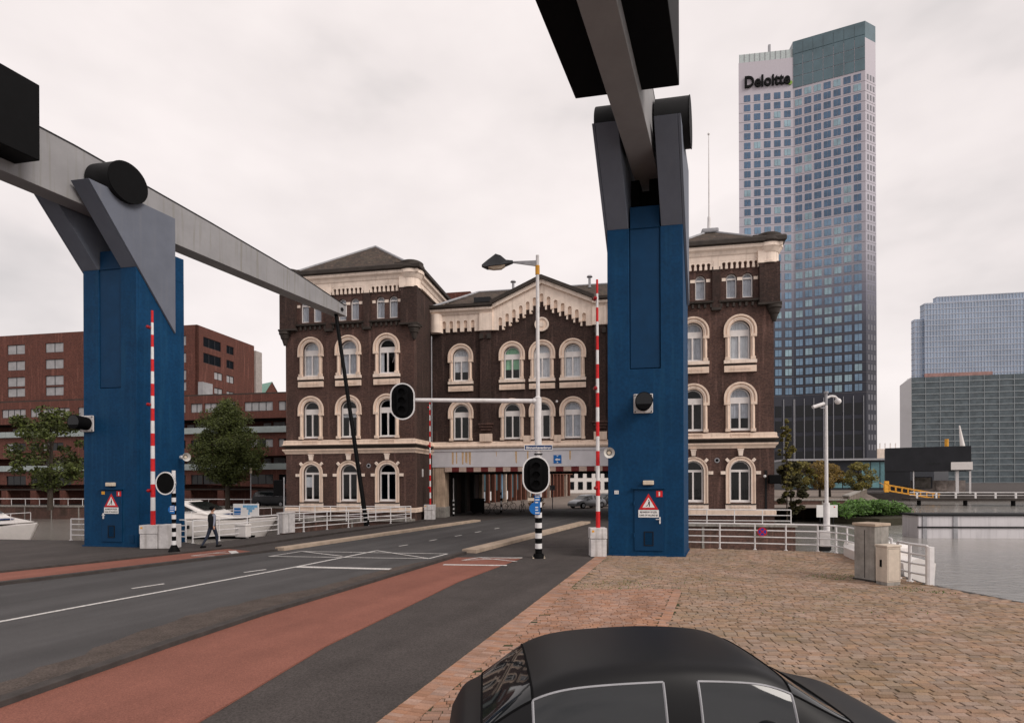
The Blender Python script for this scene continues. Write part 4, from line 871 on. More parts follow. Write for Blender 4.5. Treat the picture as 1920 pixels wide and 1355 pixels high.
for i, b in enumerate(baysL):
    window('ground', b, 0, [(curtain_w, 0.38, 0.66, 0, .5), None, None][i]); window('first', b, 0, [None, (curtain_w, 0.55, 0.72, 0, 1), None][i]); window('second', b, 0, [(curtain_w, 0, 1, 0, 1), C_, (curtain_w, 0, 0.62, 0, 0.25)][i])
    for s in (-1, 1): window('attic', b + s * 0.515, 0, C_)
for i, b in enumerate(baysR):
    window('ground', b, 0); window('first', b, 0, None if i == 0 else (curtain_g, 0.3, 1, 0.1, 1)); window('second', b, 0, (curtain_w, 0, 1, 0, 1) if i else C_)
    for s in (-1, 1): window('attic', b + s * 0.515, 0, C_)
for i, b in enumerate(baysC):
    window('first', b, VC, [None, None, None, (curtain_g, 0, 1, 0, 1), None][i]); window('second', b, VC, [(curtain_w, 0.3, 1, 0, 1), (curtain_gr, 0.32, 1, 0, 1), (curtain_w, 0.0, 1, 0, 1), (curtain_w, 0, 1, 0, 1), C_][i])

# roofs
def hip(x0, x1, y0, y1, z0, ridge, name):
    (ax, ay, az), (bx, by, bz) = ridge
    q = MB().add([(x0, y0, z0), (x1, y0, z0), (x1, y1, z0), (x0, y1, z0), (ax, ay, az), (bx, by, bz)], [(0, 1, 4), (1, 2, 5, 4), (2, 3, 5), (3, 0, 4, 5), (3, 2, 1, 0)])
    r = q.build(name, tile_m, GH)
    for a, b in ((0, 4), (1, 4)):
        MB().cyl(q.v[a], q.v[b], 0.10, n=8).build('hip_flashing', lead, r)
    MB().cyl((ax, ay, az), (bx, by, bz + 0.001), 0.1, n=8).build('ridge_flashing', lead, r)
    return r
hip(LW0 - 0.1, LW1 + 0.1, -0.1, VB, 18.98, ((-5.25, 5.0, 22.95), (-5.25, 13.4, 22.95)), 'wing_roof')
rw = hip(RW0 - 0.1, RW1 + 0.1, -0.1, VB, 18.98, ((21.7, 3.6, 21.4), (21.7, 13.5, 21.4)), 'wing_roof')
MB().box(21.1, 22.3, 3.0, 4.4, 21.1, 21.45).build('roof_cap', lead, rw, bevel=0.1)
fp = MB().cyl((21.7, 3.6, 21.3), (21.7, 3.6, 22.5), 0.14, 0.11, n=12).cyl((21.7, 3.6, 22.5), (21.7, 3.6, 28.6), 0.055, 0.03, n=10).sphere((21.7, 3.6, 28.65), 0.09, 10, 6).build('flagpole', white_steel, GH, smooth=True)
MB().box(18.9, 19.5, 6.0, 6.6, 19.5, 22.6).box(18.82, 19.58, 5.92, 6.68, 22.4, 22.75).build('chimney', brick_red, GH)
MB().box(23.2, 24.6, 5.4, 6.4, 19.4, 21.2).build('roof_hatch', gutter_m, GH)
q = MB().add([(-0.0, VC + 0.06, 17.1), (RW0, VC + 0.06, 17.1), (RW0, VB, 17.18), (0.0, VB, 17.18), (2.6, 9.6, 20.1), (RW0 - 2.6, 9.6, 20.1)], [(0, 1, 5, 4), (1, 2, 5), (2, 3, 4, 5), (3, 0, 4)])
cr = q.build('gate_roof', tile_m, GH)
MB().cyl((2.6, 9.6, 20.1), (RW0 - 2.6, 9.6, 20.1), 0.1, n=8).cyl((0.1, VC, 17.3), (2.6, 9.6, 20.1), 0.1, n=8).build('ridge_flashing', lead, cr)
MB().add([(UC - 4.15, VC - 0.1, zt(UC - 4.15) + 0.5), (UC + 4.15, VC - 0.1, zt(UC + 4.15) + 0.5), (UC, VC - 0.1, zt(UC) + 0.55), (UC, 10.6, zt(UC) + 0.55), (UC - 4.15, 6.0, zt(UC - 4.15) + 0.5), (UC + 4.15, 6.0, zt(UC + 4.15) + 0.5)], [(0, 2, 3, 4), (2, 1, 5, 3)]).build('gable_roof', tile_m, GH)
for x in (UC - 3.1, UC + 3.6): MB().cyl((x, 8.8, 19.3), (x, 8.8, 20.5), 0.11, n=10).cyl((x, 8.8, 20.5), (x, 8.8, 20.62), 0.26, 0.2, n=12).cyl((x, 8.8, 19.5), (x, 8.8, 19.62), 0.4, 0.15, n=12).build('roof_vent', lead, GH, smooth=True)
MB().box(3.3, 4.7, 5.2, 6.2, 17.75, 18.15).build('skylight', glass_blk, cr)
MB().add([(-2.6, 13.5, 18.9), (2.6, 13.5, 18.9), (0.9, 13.5, 21.6), (-2.0, 13.5, 21.6), (-2.6, 17.5, 18.9), (2.6, 17.5, 18.9), (0.9, 15.5, 21.6), (-2.0, 15.5, 21.6)], [(0, 1, 2, 3), (1, 5, 6, 2), (5, 4, 7, 6), (4, 0, 3, 7), (3, 2, 6, 7)]).build('rear_roof', brick_red, GH)
# drainpipe, vents, wall lamps, flag stub, cables
MB().cyl((0.14, VC - 0.55, 6.2), (0.14, VC - 0.55, 14.7), 0.05, n=10).build('drainpipe', lead, GH)
for x, z in ((-3.65, 4.15), (21.55, 4.3)): MB().cyl((x, -0.03, z), (x, 0.01, z), 0.17, n=18).build('vent_ring', lead, GH); MB().cyl((x, -0.045, z), (x, -0.03, z), 0.1, n=14).build('vent_mouth', black, GH)
MB().cyl((-1.7, 0, 11.9), (-1.1, -1.0, 12.2), 0.03, n=8).build('flag_stub', lead, GH)
for x, y, z in ((-0.4, -0.35, 9.3), (UC + 1.2, VC - 0.4, 9.15), (24.55, -0.2, 3.2)): MB().cyl((x, y, z), (x, y + 0.4, z), 0.03, n=6).sphere((x, y, z), 0.1, 8, 6).build('wall_lamp', white_steel, GH)
MB().box(0.001, 0.04, 1.6, 1.9, 3.3, 3.9).build('meter_box', dirty_white, GH)
for i in range(4): MB().box(24.6 + 0.03 * i, 24.63 + 0.03 * i, -0.06, 0.0, 0.96, 3.6).build('downpipe', darksteel, GH)
MB().box(24.75, 25.5, -0.5, -0.1, 2.7, 3.3).build('wall_signal', black, GH, bevel=0.05)

# ================================================================== BRICK FLATS AT THE LEFT
FL = tag(empty('brick_flats', (-27.6, 68.0, 0), -R(10)), 'red brick flats with long balconies behind the round tree', 'building')
ww = -70.0
frame_d = mat('dark_window_frame', (0.02, 0.02, 0.024), 0.5)
blind = mat('pale_blind', (0.34, 0.335, 0.345), 0.8, var=0.2, scale=1.5)
balc = mat('balcony_glass', (0.30, 0.34, 0.34), 0.35, var=0.15, scale=1.0)
holes = []; wins = []
def frow(z0, z1, spans):
    for a, b in spans: holes.append(rect(a, b, z0, z1)); wins.append((a, b, z0, z1))
for k in range(-5, 1):
    o = k * 12.2
    frow(11.7, 12.85, [(o - 5.9, o - 2.0), (o - 1.25, o + 2.2 if k == 0 else o + 0.4), (o - 11.5, o - 7.2)])
    frow(7.2, 8.25, [(o - 5.2, o - 2.0), (o - 1.25, o + 0.2), (o - 11.5, o - 8.2)])
    frow(2.65, 3.85, [(o - 5.2, o - 2.0), (o - 1.25, o + 0.4), (o - 11.8, o - 7.0)])
wins = [w for w in wins if w[0] > ww + 0.5]; holes = [h for h in holes if h[0][0] > ww + 0.5]
def clampw(w): return (w[0], min(w[1], 2.0), w[2], w[3])
MB().flat(rect(ww, 6, 0.9 + 1.0, 13.8), [rect(ww + 1, 5, 9.55, 10.8), rect(ww + 1, 5, 4.95, 6.15)] + holes, 0, 0.35).build('wall', brick_red, FL)
MB().box(ww, 6, 3.0, 14.0, 0, 13.8).build('core', brick_red, FL)
MB().box(ww, 6, 0.2, 14.0, 13.8, 14.0).build('roof', gutter_m, FL)
MB().box(ww, 6, 0.36, 3.0, 10.82, 11.0).box(ww, 6, 0.36, 3.0, 9.0, 9.2).box(ww, 6, 0.36, 3.0, 6.2, 6.4).box(ww, 6, 0.36, 3.0, 4.4, 4.6).box(ww, 6, 0.36, 3.0, 1.92, 2.1).build('floor_slab', gutter_m, FL)
for z in (9.0, 4.45): 
    for i in range(14): MB().box(5.4 - (i + 1) * 5.2, 5.36 - i * 5.2, -0.35, -0.30, z, z + 0.75).build('balcony_panel', balc, FL)
    for i in range(12):
        x = 4 - i * 5.6; MB().box(x - 2.2, x - 0.6, 2.9, 2.98, z + 0.7, z + 1.6).box(x - 3.6, x - 2.6, 2.9, 2.98, z + 0.7, z + 1.5).build('balcony_window', blind, FL)
for a, b, z0, z1 in wins:
    n = max(1, round((b - a) / 0.95)); fo = MB().flat(rect(a, b, z0, z1), [rect(a + (b - a) * i / n + 0.04, a + (b - a) * (i + 1) / n - 0.04, z0 + 0.05, z1 - 0.05) for i in range(n)], 0.10, 0.18).build('window', frame_d, FL)
    for i in range(n):
        light = z0 > 11 or random.random() < 0.25
        MB().box(a + (b - a) * i / n + 0.03, a + (b - a) * (i + 1) / n - 0.03, 0.13, 0.15, z0 + 0.04, z1 - 0.04).build('pane', blind if light else glass_blk, fo)
for i in range(14): MB().box(5 - i * 4.7 - 0.6, 5 - i * 4.7 + 0.3, 0.0, 0.5, 0, 1.9).build('ground_pier', brick_red, FL)
# upper block with its end face
UB = -12.9
hs = []
side_w = [(1.6, 4.9, 20.5, 21.75), (6.0, 7.5, 20.6, 21.7), (1.6, 4.9, 18.4, 19.7), (6.0, 7.5, 18.6, 19.7), (3.6, 5.2, 16.6, 17.6), (6.0, 7.5, 16.6, 17.6), (3.6, 5.2, 14.7, 15.5), (6.0, 7.5, 14.7, 15.4)]
e_face = MB().flat(rect(0.5, 12.0, 13.9, 23.0), [rect(*w) for w in side_w], 0, 0.3).map(lambda x, y, z: (UB - y, x, z)).build('upper_wall', brick_red, FL)
for w in side_w:
    n = 3 if w[1] - w[0] > 2 else 2
    f = MB().flat(rect(*w), [rect(w[0] + (w[1] - w[0]) * i / n + 0.05, w[0] + (w[1] - w[0]) * (i + 1) / n - 0.05, w[2] + 0.06, w[3] - 0.06) for i in range(n)], 0.08, 0.16).map(lambda x, y, z: (UB - y, x, z)).build('window', frame_d, FL)
    MB().box(w[0], w[1], 0.11, 0.13, w[2], w[3]).map(lambda x, y, z: (UB - y, x, z)).build('pane', glass_blk if w[2] > 18 else blind, f)
hs = []; fw = []
for zz in (20.4, 18.2, 16.0, 14.5):
    for k in range(9): fw.append((UB - 4.5 - k * 6.2, UB - 1.6 - k * 6.2, zz - (0 if zz > 15 else -.1), zz + 1.3))
MB().flat(rect(ww, UB, 13.9, 23.0), [rect(*w) for w in fw], 0.5, 0.8).build('upper_wall', brick_red, FL)
for w in fw:
    f = MB().flat(rect(*w), [rect(w[0] + 0.05, (w[0] + w[1]) / 2 - 0.04, w[2] + 0.06, w[3] - 0.06), rect((w[0] + w[1]) / 2 + 0.04, w[1] - 0.05, w[2] + 0.06, w[3] - 0.06)], 0.58, 0.66).build('window', frame_d, FL)
    MB().box(w[0], w[1], 0.61, 0.63, w[2], w[3]).build('pane', blind, f)
MB().box(ww, UB - 0.31, 1.2, 12.0, 13.9, 22.9).build('upper_core', gutter_m, FL)
MB().box(UB - 0.8, UB + 0.25, 12.0, 13.5, 13.9, 22.3).build('stair_tower', mat('pale_cladding', (0.36, 0.32, 0.30), 0.7), FL)
MB().box(UB + 0.02, UB + 0.7, 0.6, 2.4, 14.0, 15.7).build('roof_room', blind, FL)
# gabled house far behind
t = tag(empty('gabled_house', (-39.5, 91.0, 0), R(52)), 'far brick gable with green copper roof above the flats', 'house')
MB().flat([(-2.2, 0), (2.2, 0), (2.2, 15.6), (0.0, 19.2), (-2.2, 15.6)], [], 0, 0.5).build('gable', brick_red, t)
cop = mat('copper_green', (0.26, 0.46, 0.38), 0.7, var=0.15)
MB().add([(-2.4, -0.1, 15.4), (0, -0.1, 19.3), (0, 9, 19.3), (-2.4, 9, 15.4), (2.4, -0.1, 15.4), (2.4, 9, 15.4)], [(0, 1, 2, 3), (1, 4, 5, 2)]).build('roof', cop, t)
MB().box(-2.2, 2.2, 0.5, 9, 0, 15.4).build('wall', brick_red, t)

# ================================================================== THE OFFICE TOWER WITH THE LETTERING
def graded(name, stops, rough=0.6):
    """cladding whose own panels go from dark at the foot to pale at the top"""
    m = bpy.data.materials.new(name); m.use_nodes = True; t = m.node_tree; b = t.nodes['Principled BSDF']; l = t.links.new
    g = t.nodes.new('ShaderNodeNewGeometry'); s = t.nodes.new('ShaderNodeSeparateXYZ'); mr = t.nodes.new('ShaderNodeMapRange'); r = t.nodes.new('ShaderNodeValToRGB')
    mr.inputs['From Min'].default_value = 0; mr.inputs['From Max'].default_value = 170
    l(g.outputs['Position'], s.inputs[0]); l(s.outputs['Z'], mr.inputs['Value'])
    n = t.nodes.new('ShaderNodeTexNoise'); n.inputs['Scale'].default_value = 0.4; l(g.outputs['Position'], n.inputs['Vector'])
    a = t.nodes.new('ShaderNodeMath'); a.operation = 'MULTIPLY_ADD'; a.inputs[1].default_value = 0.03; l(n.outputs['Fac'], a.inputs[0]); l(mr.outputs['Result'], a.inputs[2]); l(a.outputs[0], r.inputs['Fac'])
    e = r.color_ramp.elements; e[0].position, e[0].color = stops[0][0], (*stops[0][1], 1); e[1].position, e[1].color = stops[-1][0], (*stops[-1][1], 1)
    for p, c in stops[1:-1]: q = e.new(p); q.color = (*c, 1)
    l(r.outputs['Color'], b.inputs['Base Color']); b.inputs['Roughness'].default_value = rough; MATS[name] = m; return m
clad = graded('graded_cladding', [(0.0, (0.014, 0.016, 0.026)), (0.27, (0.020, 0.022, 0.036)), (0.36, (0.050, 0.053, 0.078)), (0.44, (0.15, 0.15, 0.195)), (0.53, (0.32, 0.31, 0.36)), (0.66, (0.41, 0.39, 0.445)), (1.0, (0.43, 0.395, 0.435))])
OT = tag(empty('office_tower', (107.6, 212.0, 0)), 'tall office tower with a grid of blue windows and black Deloitte lettering', 'tower')
A_, B_, C_, D_, E_, F_ = (-19.6, 2.86), (0, 0), (21.5, -9.6), (27.0, -7.0), (20, 20), (-6.5, 26)
ZT = 164.0
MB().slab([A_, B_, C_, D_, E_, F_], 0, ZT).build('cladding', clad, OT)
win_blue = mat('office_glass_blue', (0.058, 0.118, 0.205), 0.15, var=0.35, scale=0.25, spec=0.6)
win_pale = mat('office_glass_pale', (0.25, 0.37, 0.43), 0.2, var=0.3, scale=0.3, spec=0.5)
win_sky_tint = mat('office_glass_sky_tint', (0.145, 0.245, 0.36), 0.15, var=0.35, scale=0.2, spec=0.6)  # same glass for lower rows, brighter sky reflection put into its colour
teal = mat('crown_glass', (0.075, 0.13, 0.155), 0.15, var=0.3, scale=0.15, spec=0.6)
def facet(P, Q):
    P = Vector((*P, 0)); Q = Vector((*Q, 0)); d = (Q - P); w = d.length; d.normalize(); n = Vector((d.y, -d.x, 0))
    return lambda x, y, z: tuple(P + d * x - n * y + Vector((0, 0, z))), w
rr = random.Random(21); cells = []
for (P, Q, cols, m0, m1) in ((A_, B_, 5, 1.3, 0.2), (B_, C_, 7, 0.2, 0.9)):
    fn, w = facet(P, Q); pitch = (w - m0 - m1) / cols
    for c in range(cols):
        x = m0 + pitch * (c + 0.5)
        for r in range(32):
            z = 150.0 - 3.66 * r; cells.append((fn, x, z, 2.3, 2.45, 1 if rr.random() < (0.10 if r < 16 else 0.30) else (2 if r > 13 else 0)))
    for c in range(cols + 1):
        x = m0 + pitch * c; MB().box(x - 0.10, x + 0.10, -0.28, 0.0, 8, 33.5).map(fn).build('mullion', lead, OT)
    for c in range(cols):
        x = m0 + pitch * (c + 0.5)
        for z in (29.0, 23.2, 17.4, 11.6): 
            f = MB().box(x - 1.15, x + 1.15, -0.10, 0.0, z - 2.3, z + 2.0).map(fn).build('tall_window', glass_blk, OT)
    if P is A_:
        lx = w * 0.5
for i, (fn, x, z, ww_, hh, k) in enumerate(cells): pass
me_cache = {}
order = sorted(range(len(cells)), key=lambda i: cells[i][2]); single_c = set(order[:300]); rest = {0: MB(), 1: MB(), 2: MB()}
WM = {0: win_blue, 1: win_pale, 2: win_sky_tint}
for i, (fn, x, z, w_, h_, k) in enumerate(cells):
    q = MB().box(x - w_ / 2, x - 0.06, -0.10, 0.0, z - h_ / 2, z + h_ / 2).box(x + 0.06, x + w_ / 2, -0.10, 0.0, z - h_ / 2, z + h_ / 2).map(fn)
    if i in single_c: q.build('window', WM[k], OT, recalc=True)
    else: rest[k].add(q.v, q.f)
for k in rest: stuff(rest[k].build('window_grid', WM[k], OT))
# floor joints, one flat grey all the way up
jn = MB()
for (P, Q) in ((A_, B_), (B_, C_), (C_, D_)):
    fn, w = facet(P, Q)
    for r in range(32): z = 148.2 - 3.66 * r; q = MB().box(0.05, w - 0.05, -0.03, 0.0, z - 0.05, z + 0.05).map(fn); jn.add(q.v, q.f)
jn.build('floor_joint', mat('joint_grey', (0.16, 0.145, 0.155), 0.8), OT)
fn, w = facet(C_, D_)
for c in range(3):
    for r in range(34): 
        pass
slit = MB()
for c in range(3):
    for r in range(38): z = 150.0 - 3.66 * r; q = MB().box(1.0 + c * 1.7, 1.9 + c * 1.7, -0.05, 0.0, z - 1.0, z + 1.0).map(fn); slit.add(q.v, q.f)
stuff(slit.build('side_slits', mat('slit_glass', (0.16, 0.16, 0.18), 0.3), OT))
# glass crown over the right facet, parapet over the left
fn, w = facet(B_, C_)
for i in range(7):
    a = w * i / 7 + 0.1; b = w * (i + 1) / 7 - 0.1
    for r in range(4): MB().box(a, b, -0.16, 0.0, 152.2 + r * 4.3, 156.3 + r * 4.3).map(fn).build('crown_pane', teal, OT)
MB().slab([B_, C_, D_, E_, (2, 14)], ZT, ZT + 6.0).build('crown', teal, OT)
fn, w = facet(A_, B_)
MB().box(0.3, w, 0.3, 0.45, ZT, ZT + 3.4).map(fn).build('roof_glass', mat('parapet_glass', (0.45, 0.50, 0.50), 0.2), OT)
for i in range(11): MB().box(0.3 + i * 1.9, 0.42 + i * 1.9, 0.15, 0.29, ZT, ZT + 3.4).map(fn).build('parapet_post', lead, OT)
MB().box(12.2, 13.0, 4, 4.8, ZT, ZT + 9).map(fn).build('roof_mast', lead, OT)
p = fn(10.3, -0.5, 155.8)
lt = lettering('Deloitte', 6.0, black, 'lettering', OT, p, math.atan2(B_[1] - A_[1], B_[0] - A_[0]), 0.25, bold=0.16, sx=0.83)
MB().cyl((18.7, -0.5, 154.3), (18.7, 0, 154.3), 0.75, n=16).map(fn).build('green_dot', mat('sign_green', (0.22, 0.36, 0.06), 0.5), OT)
# low glass podium in front of it
PD = tag(empty('podium_pavilion', (95, 150.0, 0), -R(8)), 'low dark pavilion with teal glass at the foot of the office tower', 'pavilion')
MB().slab([(-20, 0), (6, 0), (20, 5), (30, 16), (-20, 16)], 0, 8.0).build('wall', mat('podium_dark', (0.025, 0.028, 0.036), 0.4), PD)
MB().slab([(-20.6, -1.5), (6, -1.2), (21, 4.4), (31, 16), (-20, 16)], 8.0, 8.5).build('roof', lead, PD)
tg = mat('teal_shopfront', (0.13, 0.26, 0.29), 0.2, var=0.4, scale=0.4)
for i in range(11): MB().box(-19.5 + i * 2.35, -19.5 + i * 2.35 + 2.1, -0.08, 0.0, 0.6, 3.9 + (3.6 if i > 7 else 0)).build('pane', tg, PD)

# ================================================================== TOWERS AT THE RIGHT
def curtain(name, base, c_glass, c_line, w, z0, z1, fl, cols, t, m_line):
    pass
def slab_tower(t, x0, x1, y0, y1, z0, z1, fl, col_w, m, ml, name='facade'):
    MB().box(x0, x1, y0, y1, z0, z1).build(name, m, t)
    q = MB(); n = int((z1 - z0) / fl)
    for i in range(n + 1): q.box(x0 - 0.3, x1 + 0.3, y0 - 0.3, y0, z0 + i * fl - 0.25, z0 + i * fl + 0.25); q.box(x0 - 0.3, x0, y0, y1, z0 + i * fl - 0.25, z0 + i * fl + 0.25)
    k = int((x1 - x0) / col_w)
    for i in range(k + 1): q.box(x0 + i * col_w - 0.16, x0 + i * col_w + 0.16, y0 - 0.34, y0, z0, z1)
    stuff(q.build('facade_grid', ml, t))
hz_g = mat('hazy_glass', (0.33, 0.40, 0.51), 0.3, var=0.2, scale=0.05); hz_l = mat('hazy_mullion', (0.50, 0.52, 0.58), 0.7)  # distance haze is painted in: both colours made paler
t = tag(empty('glass_high_rise', (361, 520, 0), -R(10)), 'pale blue glass high-rise in stepped blocks at the far right', 'tower')
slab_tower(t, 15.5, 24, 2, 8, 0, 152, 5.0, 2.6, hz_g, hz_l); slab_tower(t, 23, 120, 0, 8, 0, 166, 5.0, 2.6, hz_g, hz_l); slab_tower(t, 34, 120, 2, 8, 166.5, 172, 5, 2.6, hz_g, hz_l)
MB().box(22.3, 78, -0.8, 0, 93.5, 100.5).build('red_band', mat('red_cladding', (0.36, 0.21, 0.19), 0.7, var=0.3, scale=0.3), t)
t = tag(empty('green_office_block', (284.5, 396, 0), -R(12)), 'dark green office block with white leaning side below the glass high-rise', 'tower')
slab_tower(t, 0, 90, 0, 6, 0, 75, 4.2, 9.0, mat('hazy_green_glass', (0.105, 0.130, 0.145), 0.3, var=0.35, scale=0.25), mat('hazy_green_mullion', (0.30, 0.33, 0.345), 0.7))  # glass and grid colours lightened to paint in distance haze
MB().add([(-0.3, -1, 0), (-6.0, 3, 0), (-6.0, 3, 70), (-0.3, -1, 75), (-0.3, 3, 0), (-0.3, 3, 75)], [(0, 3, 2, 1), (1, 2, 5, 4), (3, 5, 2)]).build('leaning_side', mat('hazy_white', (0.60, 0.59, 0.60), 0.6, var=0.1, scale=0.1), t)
q = MB()
for i in range(17): q.box(-0.45, -0.31, -0.8, -0.7, 3 + i * 4.2, 5 + i * 4.2)
t = tag(empty('black_control_building', (79.2, 118.0, 0), -R(33)), 'black bracket shaped building with an open bay beside the water', 'building')
bk = mat('black_panel', (0.022, 0.023, 0.028), 0.55, var=0.25, scale=0.4)
MB().box(0, 4.3, 0, 9, -0.2, 6.0).build('leg_block', bk, t)
MB().box(0, 14.2, -0.1, 9.1, 4.55, 9.5).build('upper_block', bk, t, bevel=0.03)
MB().box(11.0, 14.4, -0.3, 3, 4.75, 6.3).build('white_bay', gel_w, t)
for i in range(3): MB().box(1.2 + i * 1.0, 1.9 + i * 1.0, -0.04, 0, 0.8, 1.5).build('window', glass_blk, t)
for i in range(4): MB().box(7.0 + i * 0.6, 7.4 + i * 0.6, -0.14, -0.1, 5.9, 6.2).build('vent', glass_blk, t)
MB().box(4.8, 5.0, 0.2, 0.4, 0, 4.55).box(11.8, 12.3, 0.4, 0.9, 0, 4.55).box(13.9, 14.2, 0.2, 0.5, 0, 4.55).build('post', white_steel, t)
MB().box(4.4, 14.2, 8.5, 8.8, 0, 2.6).build('rear_wall', mat('hoarding', (0.42, 0.36, 0.33), 0.7, var=0.5, scale=0.8), t)
for x0, x1, z0, z1, c in ((5.2, 8.6, 0.9, 3.4, (0.10, 0.10, 0.11)), (5.5, 8.3, 1.0, 3.2, (0.30, 0.27, 0.24)), (9.2, 11.0, 0.4, 2.0, (0.5, 0.42, 0.38))): MB().box(x0, x1, 8.2 - z0 * 0.1, 8.3, z0, z1).build('mural_panel', mat('mural_%d' % int(x0 * 10), c, 0.7, var=0.5, scale=1.2), t)
MB().cyl((10.7, 4, 9.5), (10.7, 4, 11.2), 0.35, n=12).build('orange_buoy', yellow, t)
MB().cyl((13.4, 5, 9.5), (12.9, 5, 14.0), 0.45, 0.1, n=12).build('white_mast', gel_w, t)
t = tag(empty('low_brick_hall', (150, 232.0, 0)), 'distant brown hall with white parapet between office tower and black building', 'building')
MB().box(-2, 14, 0, 10, 0, 11.5).build('wall', brick_red, t); MB().box(-2, 14, -0.3, 10, 11.5, 15.5).build('parapet', stone_w, t)
for i in range(6): MB().box(-1.4 + i * 2.4, -0.2 + i * 2.4, -0.1, 0, 5.5, 9.5).build('window', glass_blk, t)
for i in range(7): MB().box(-1.8 + i * 2.2, -1.5 + i * 2.2, 2, 2.3, 15.5, 18).build('roof_post', white_steel, t)

# ================================================================== BEYOND THE GATE
t = tag(empty('glazed_brick_hall', (-4.8, 70.0, 0), R(66)), 'low brick hall with glazed front and fins seen through the gate', 'building')
MB().box(0, 40, 0.02, 8, 4.05, 9).build('brick_fascia', mat('orange_brick_fascia', (0.15, 0.068, 0.046), 0.85, var=0.2), t)
MB().box(0, 40, 0.6, 8, 0, 4.05).build('recess_wall', gutter_m, t)
fin_m = mat('brick_fin', (0.16, 0.065, 0.045), 0.85, var=0.2)
for i in range(22):
    x = 0.3 + i * 1.8; MB().box(x, x + 0.35, 0.0, 0.5, 0, 4.05).build('fin', fin_m if i % 5 else mat('pale_fin', (0.45, 0.36, 0.30), 0.8), t)
    if i < 14 and i % 3 != 2: MB().box(x + 0.5, x + 1.7, 0.4, 0.45, 1.6 if i % 2 else 0.5, 3.9).build('pane', win_sky_tint if i % 4 == 0 else teal, t)
for i in (1, 2, 5): MB().box(1.8 * i + 0.45, 1.8 * i + 1.7, 0.33, 0.38, 0.3, 1.5).build('poster', sign_white if i > 1 else mat('poster_pale', (0.4, 0.45, 0.5), 0.6), t)
t = tag(empty('white_grid_building', (12.3, 128.0, 0), -R(6)), 'white building with a dark window grid seen through the gate', 'building')
MB().box(0, 40, 0, 12, 0, 16).build('wall', gel_w, t)
for r in range(4):
    for c in range(18):
        MB().box(0.7 + c * 2.0, 1.8 + c * 2.0, -0.06, 0.0, 0.8 + r * 2.7, 2.6 + r * 2.7).build('window', glass_blk, t)

# ================================================================== QUAY WALLS AND BANK
def quay(a, b, z0, z1, m, name, label, cop=0.35):
    a = Vector((*a, 0)); b = Vector((*b, 0)); d = (b - a); w = d.length; t = tag(empty(name, tuple(a), math.atan2(d.y, d.x)), label, 'quay wall', 'quay walls')
    MB().box(0, w, -0.25, 0.3, z0, z1).build('wall', m, t); MB().box(-0.1, w + 0.1, -0.35, 0.4, z1, z1 + 0.18).build('coping', concrete, t)
    n = int(w / 4)
    for i in range(n): MB().box(i * 4 + 1.9, i * 4 + 2.05, -0.29, -0.25, z0, z1).build('joint_rib', concrete, t)
quay((22.6, 66), (39.5, 65.8), -2.2, 0.45, brick_quay, 'quay_wall', 'brick quay wall in front of the ochre trees')
quay((39.5, 65.8), (75, 118), -2.2, 0.9, mat('grey_quay', (0.20, 0.165, 0.135), 0.9, var=0.4, streak=0.8, scale=1), 'quay_wall', 'grey quay wall running back behind the bramble bank')
quay((-95, 76), (-14.4, 62), -2.2, -0.1, brick_quay, 'quay_wall', 'dark brick quay wall under the red brick flats')
quay((10.3, 36.25), (17.7, 34.95), -2.4, 0.0, brick_quay, 'quay_wall', 'stained brick walkway wall below the gatehouse right wing')
quay((-17.95, 43.1), (-7.5, 41.15), -2.4, -0.02, brick_quay, 'quay_wall', 'stained brick foot of the gatehouse left wing')
MB().slab([(32.5, 58), (36, 54.5), (40.5, 55.5), (47, 66), (60, 92), (45, 72), (39, 64.5)], -1.7, -0.9).build('bank', mat('bank_soil', (0.05, 0.045, 0.03), 0.95))['kind'] = 'structure'

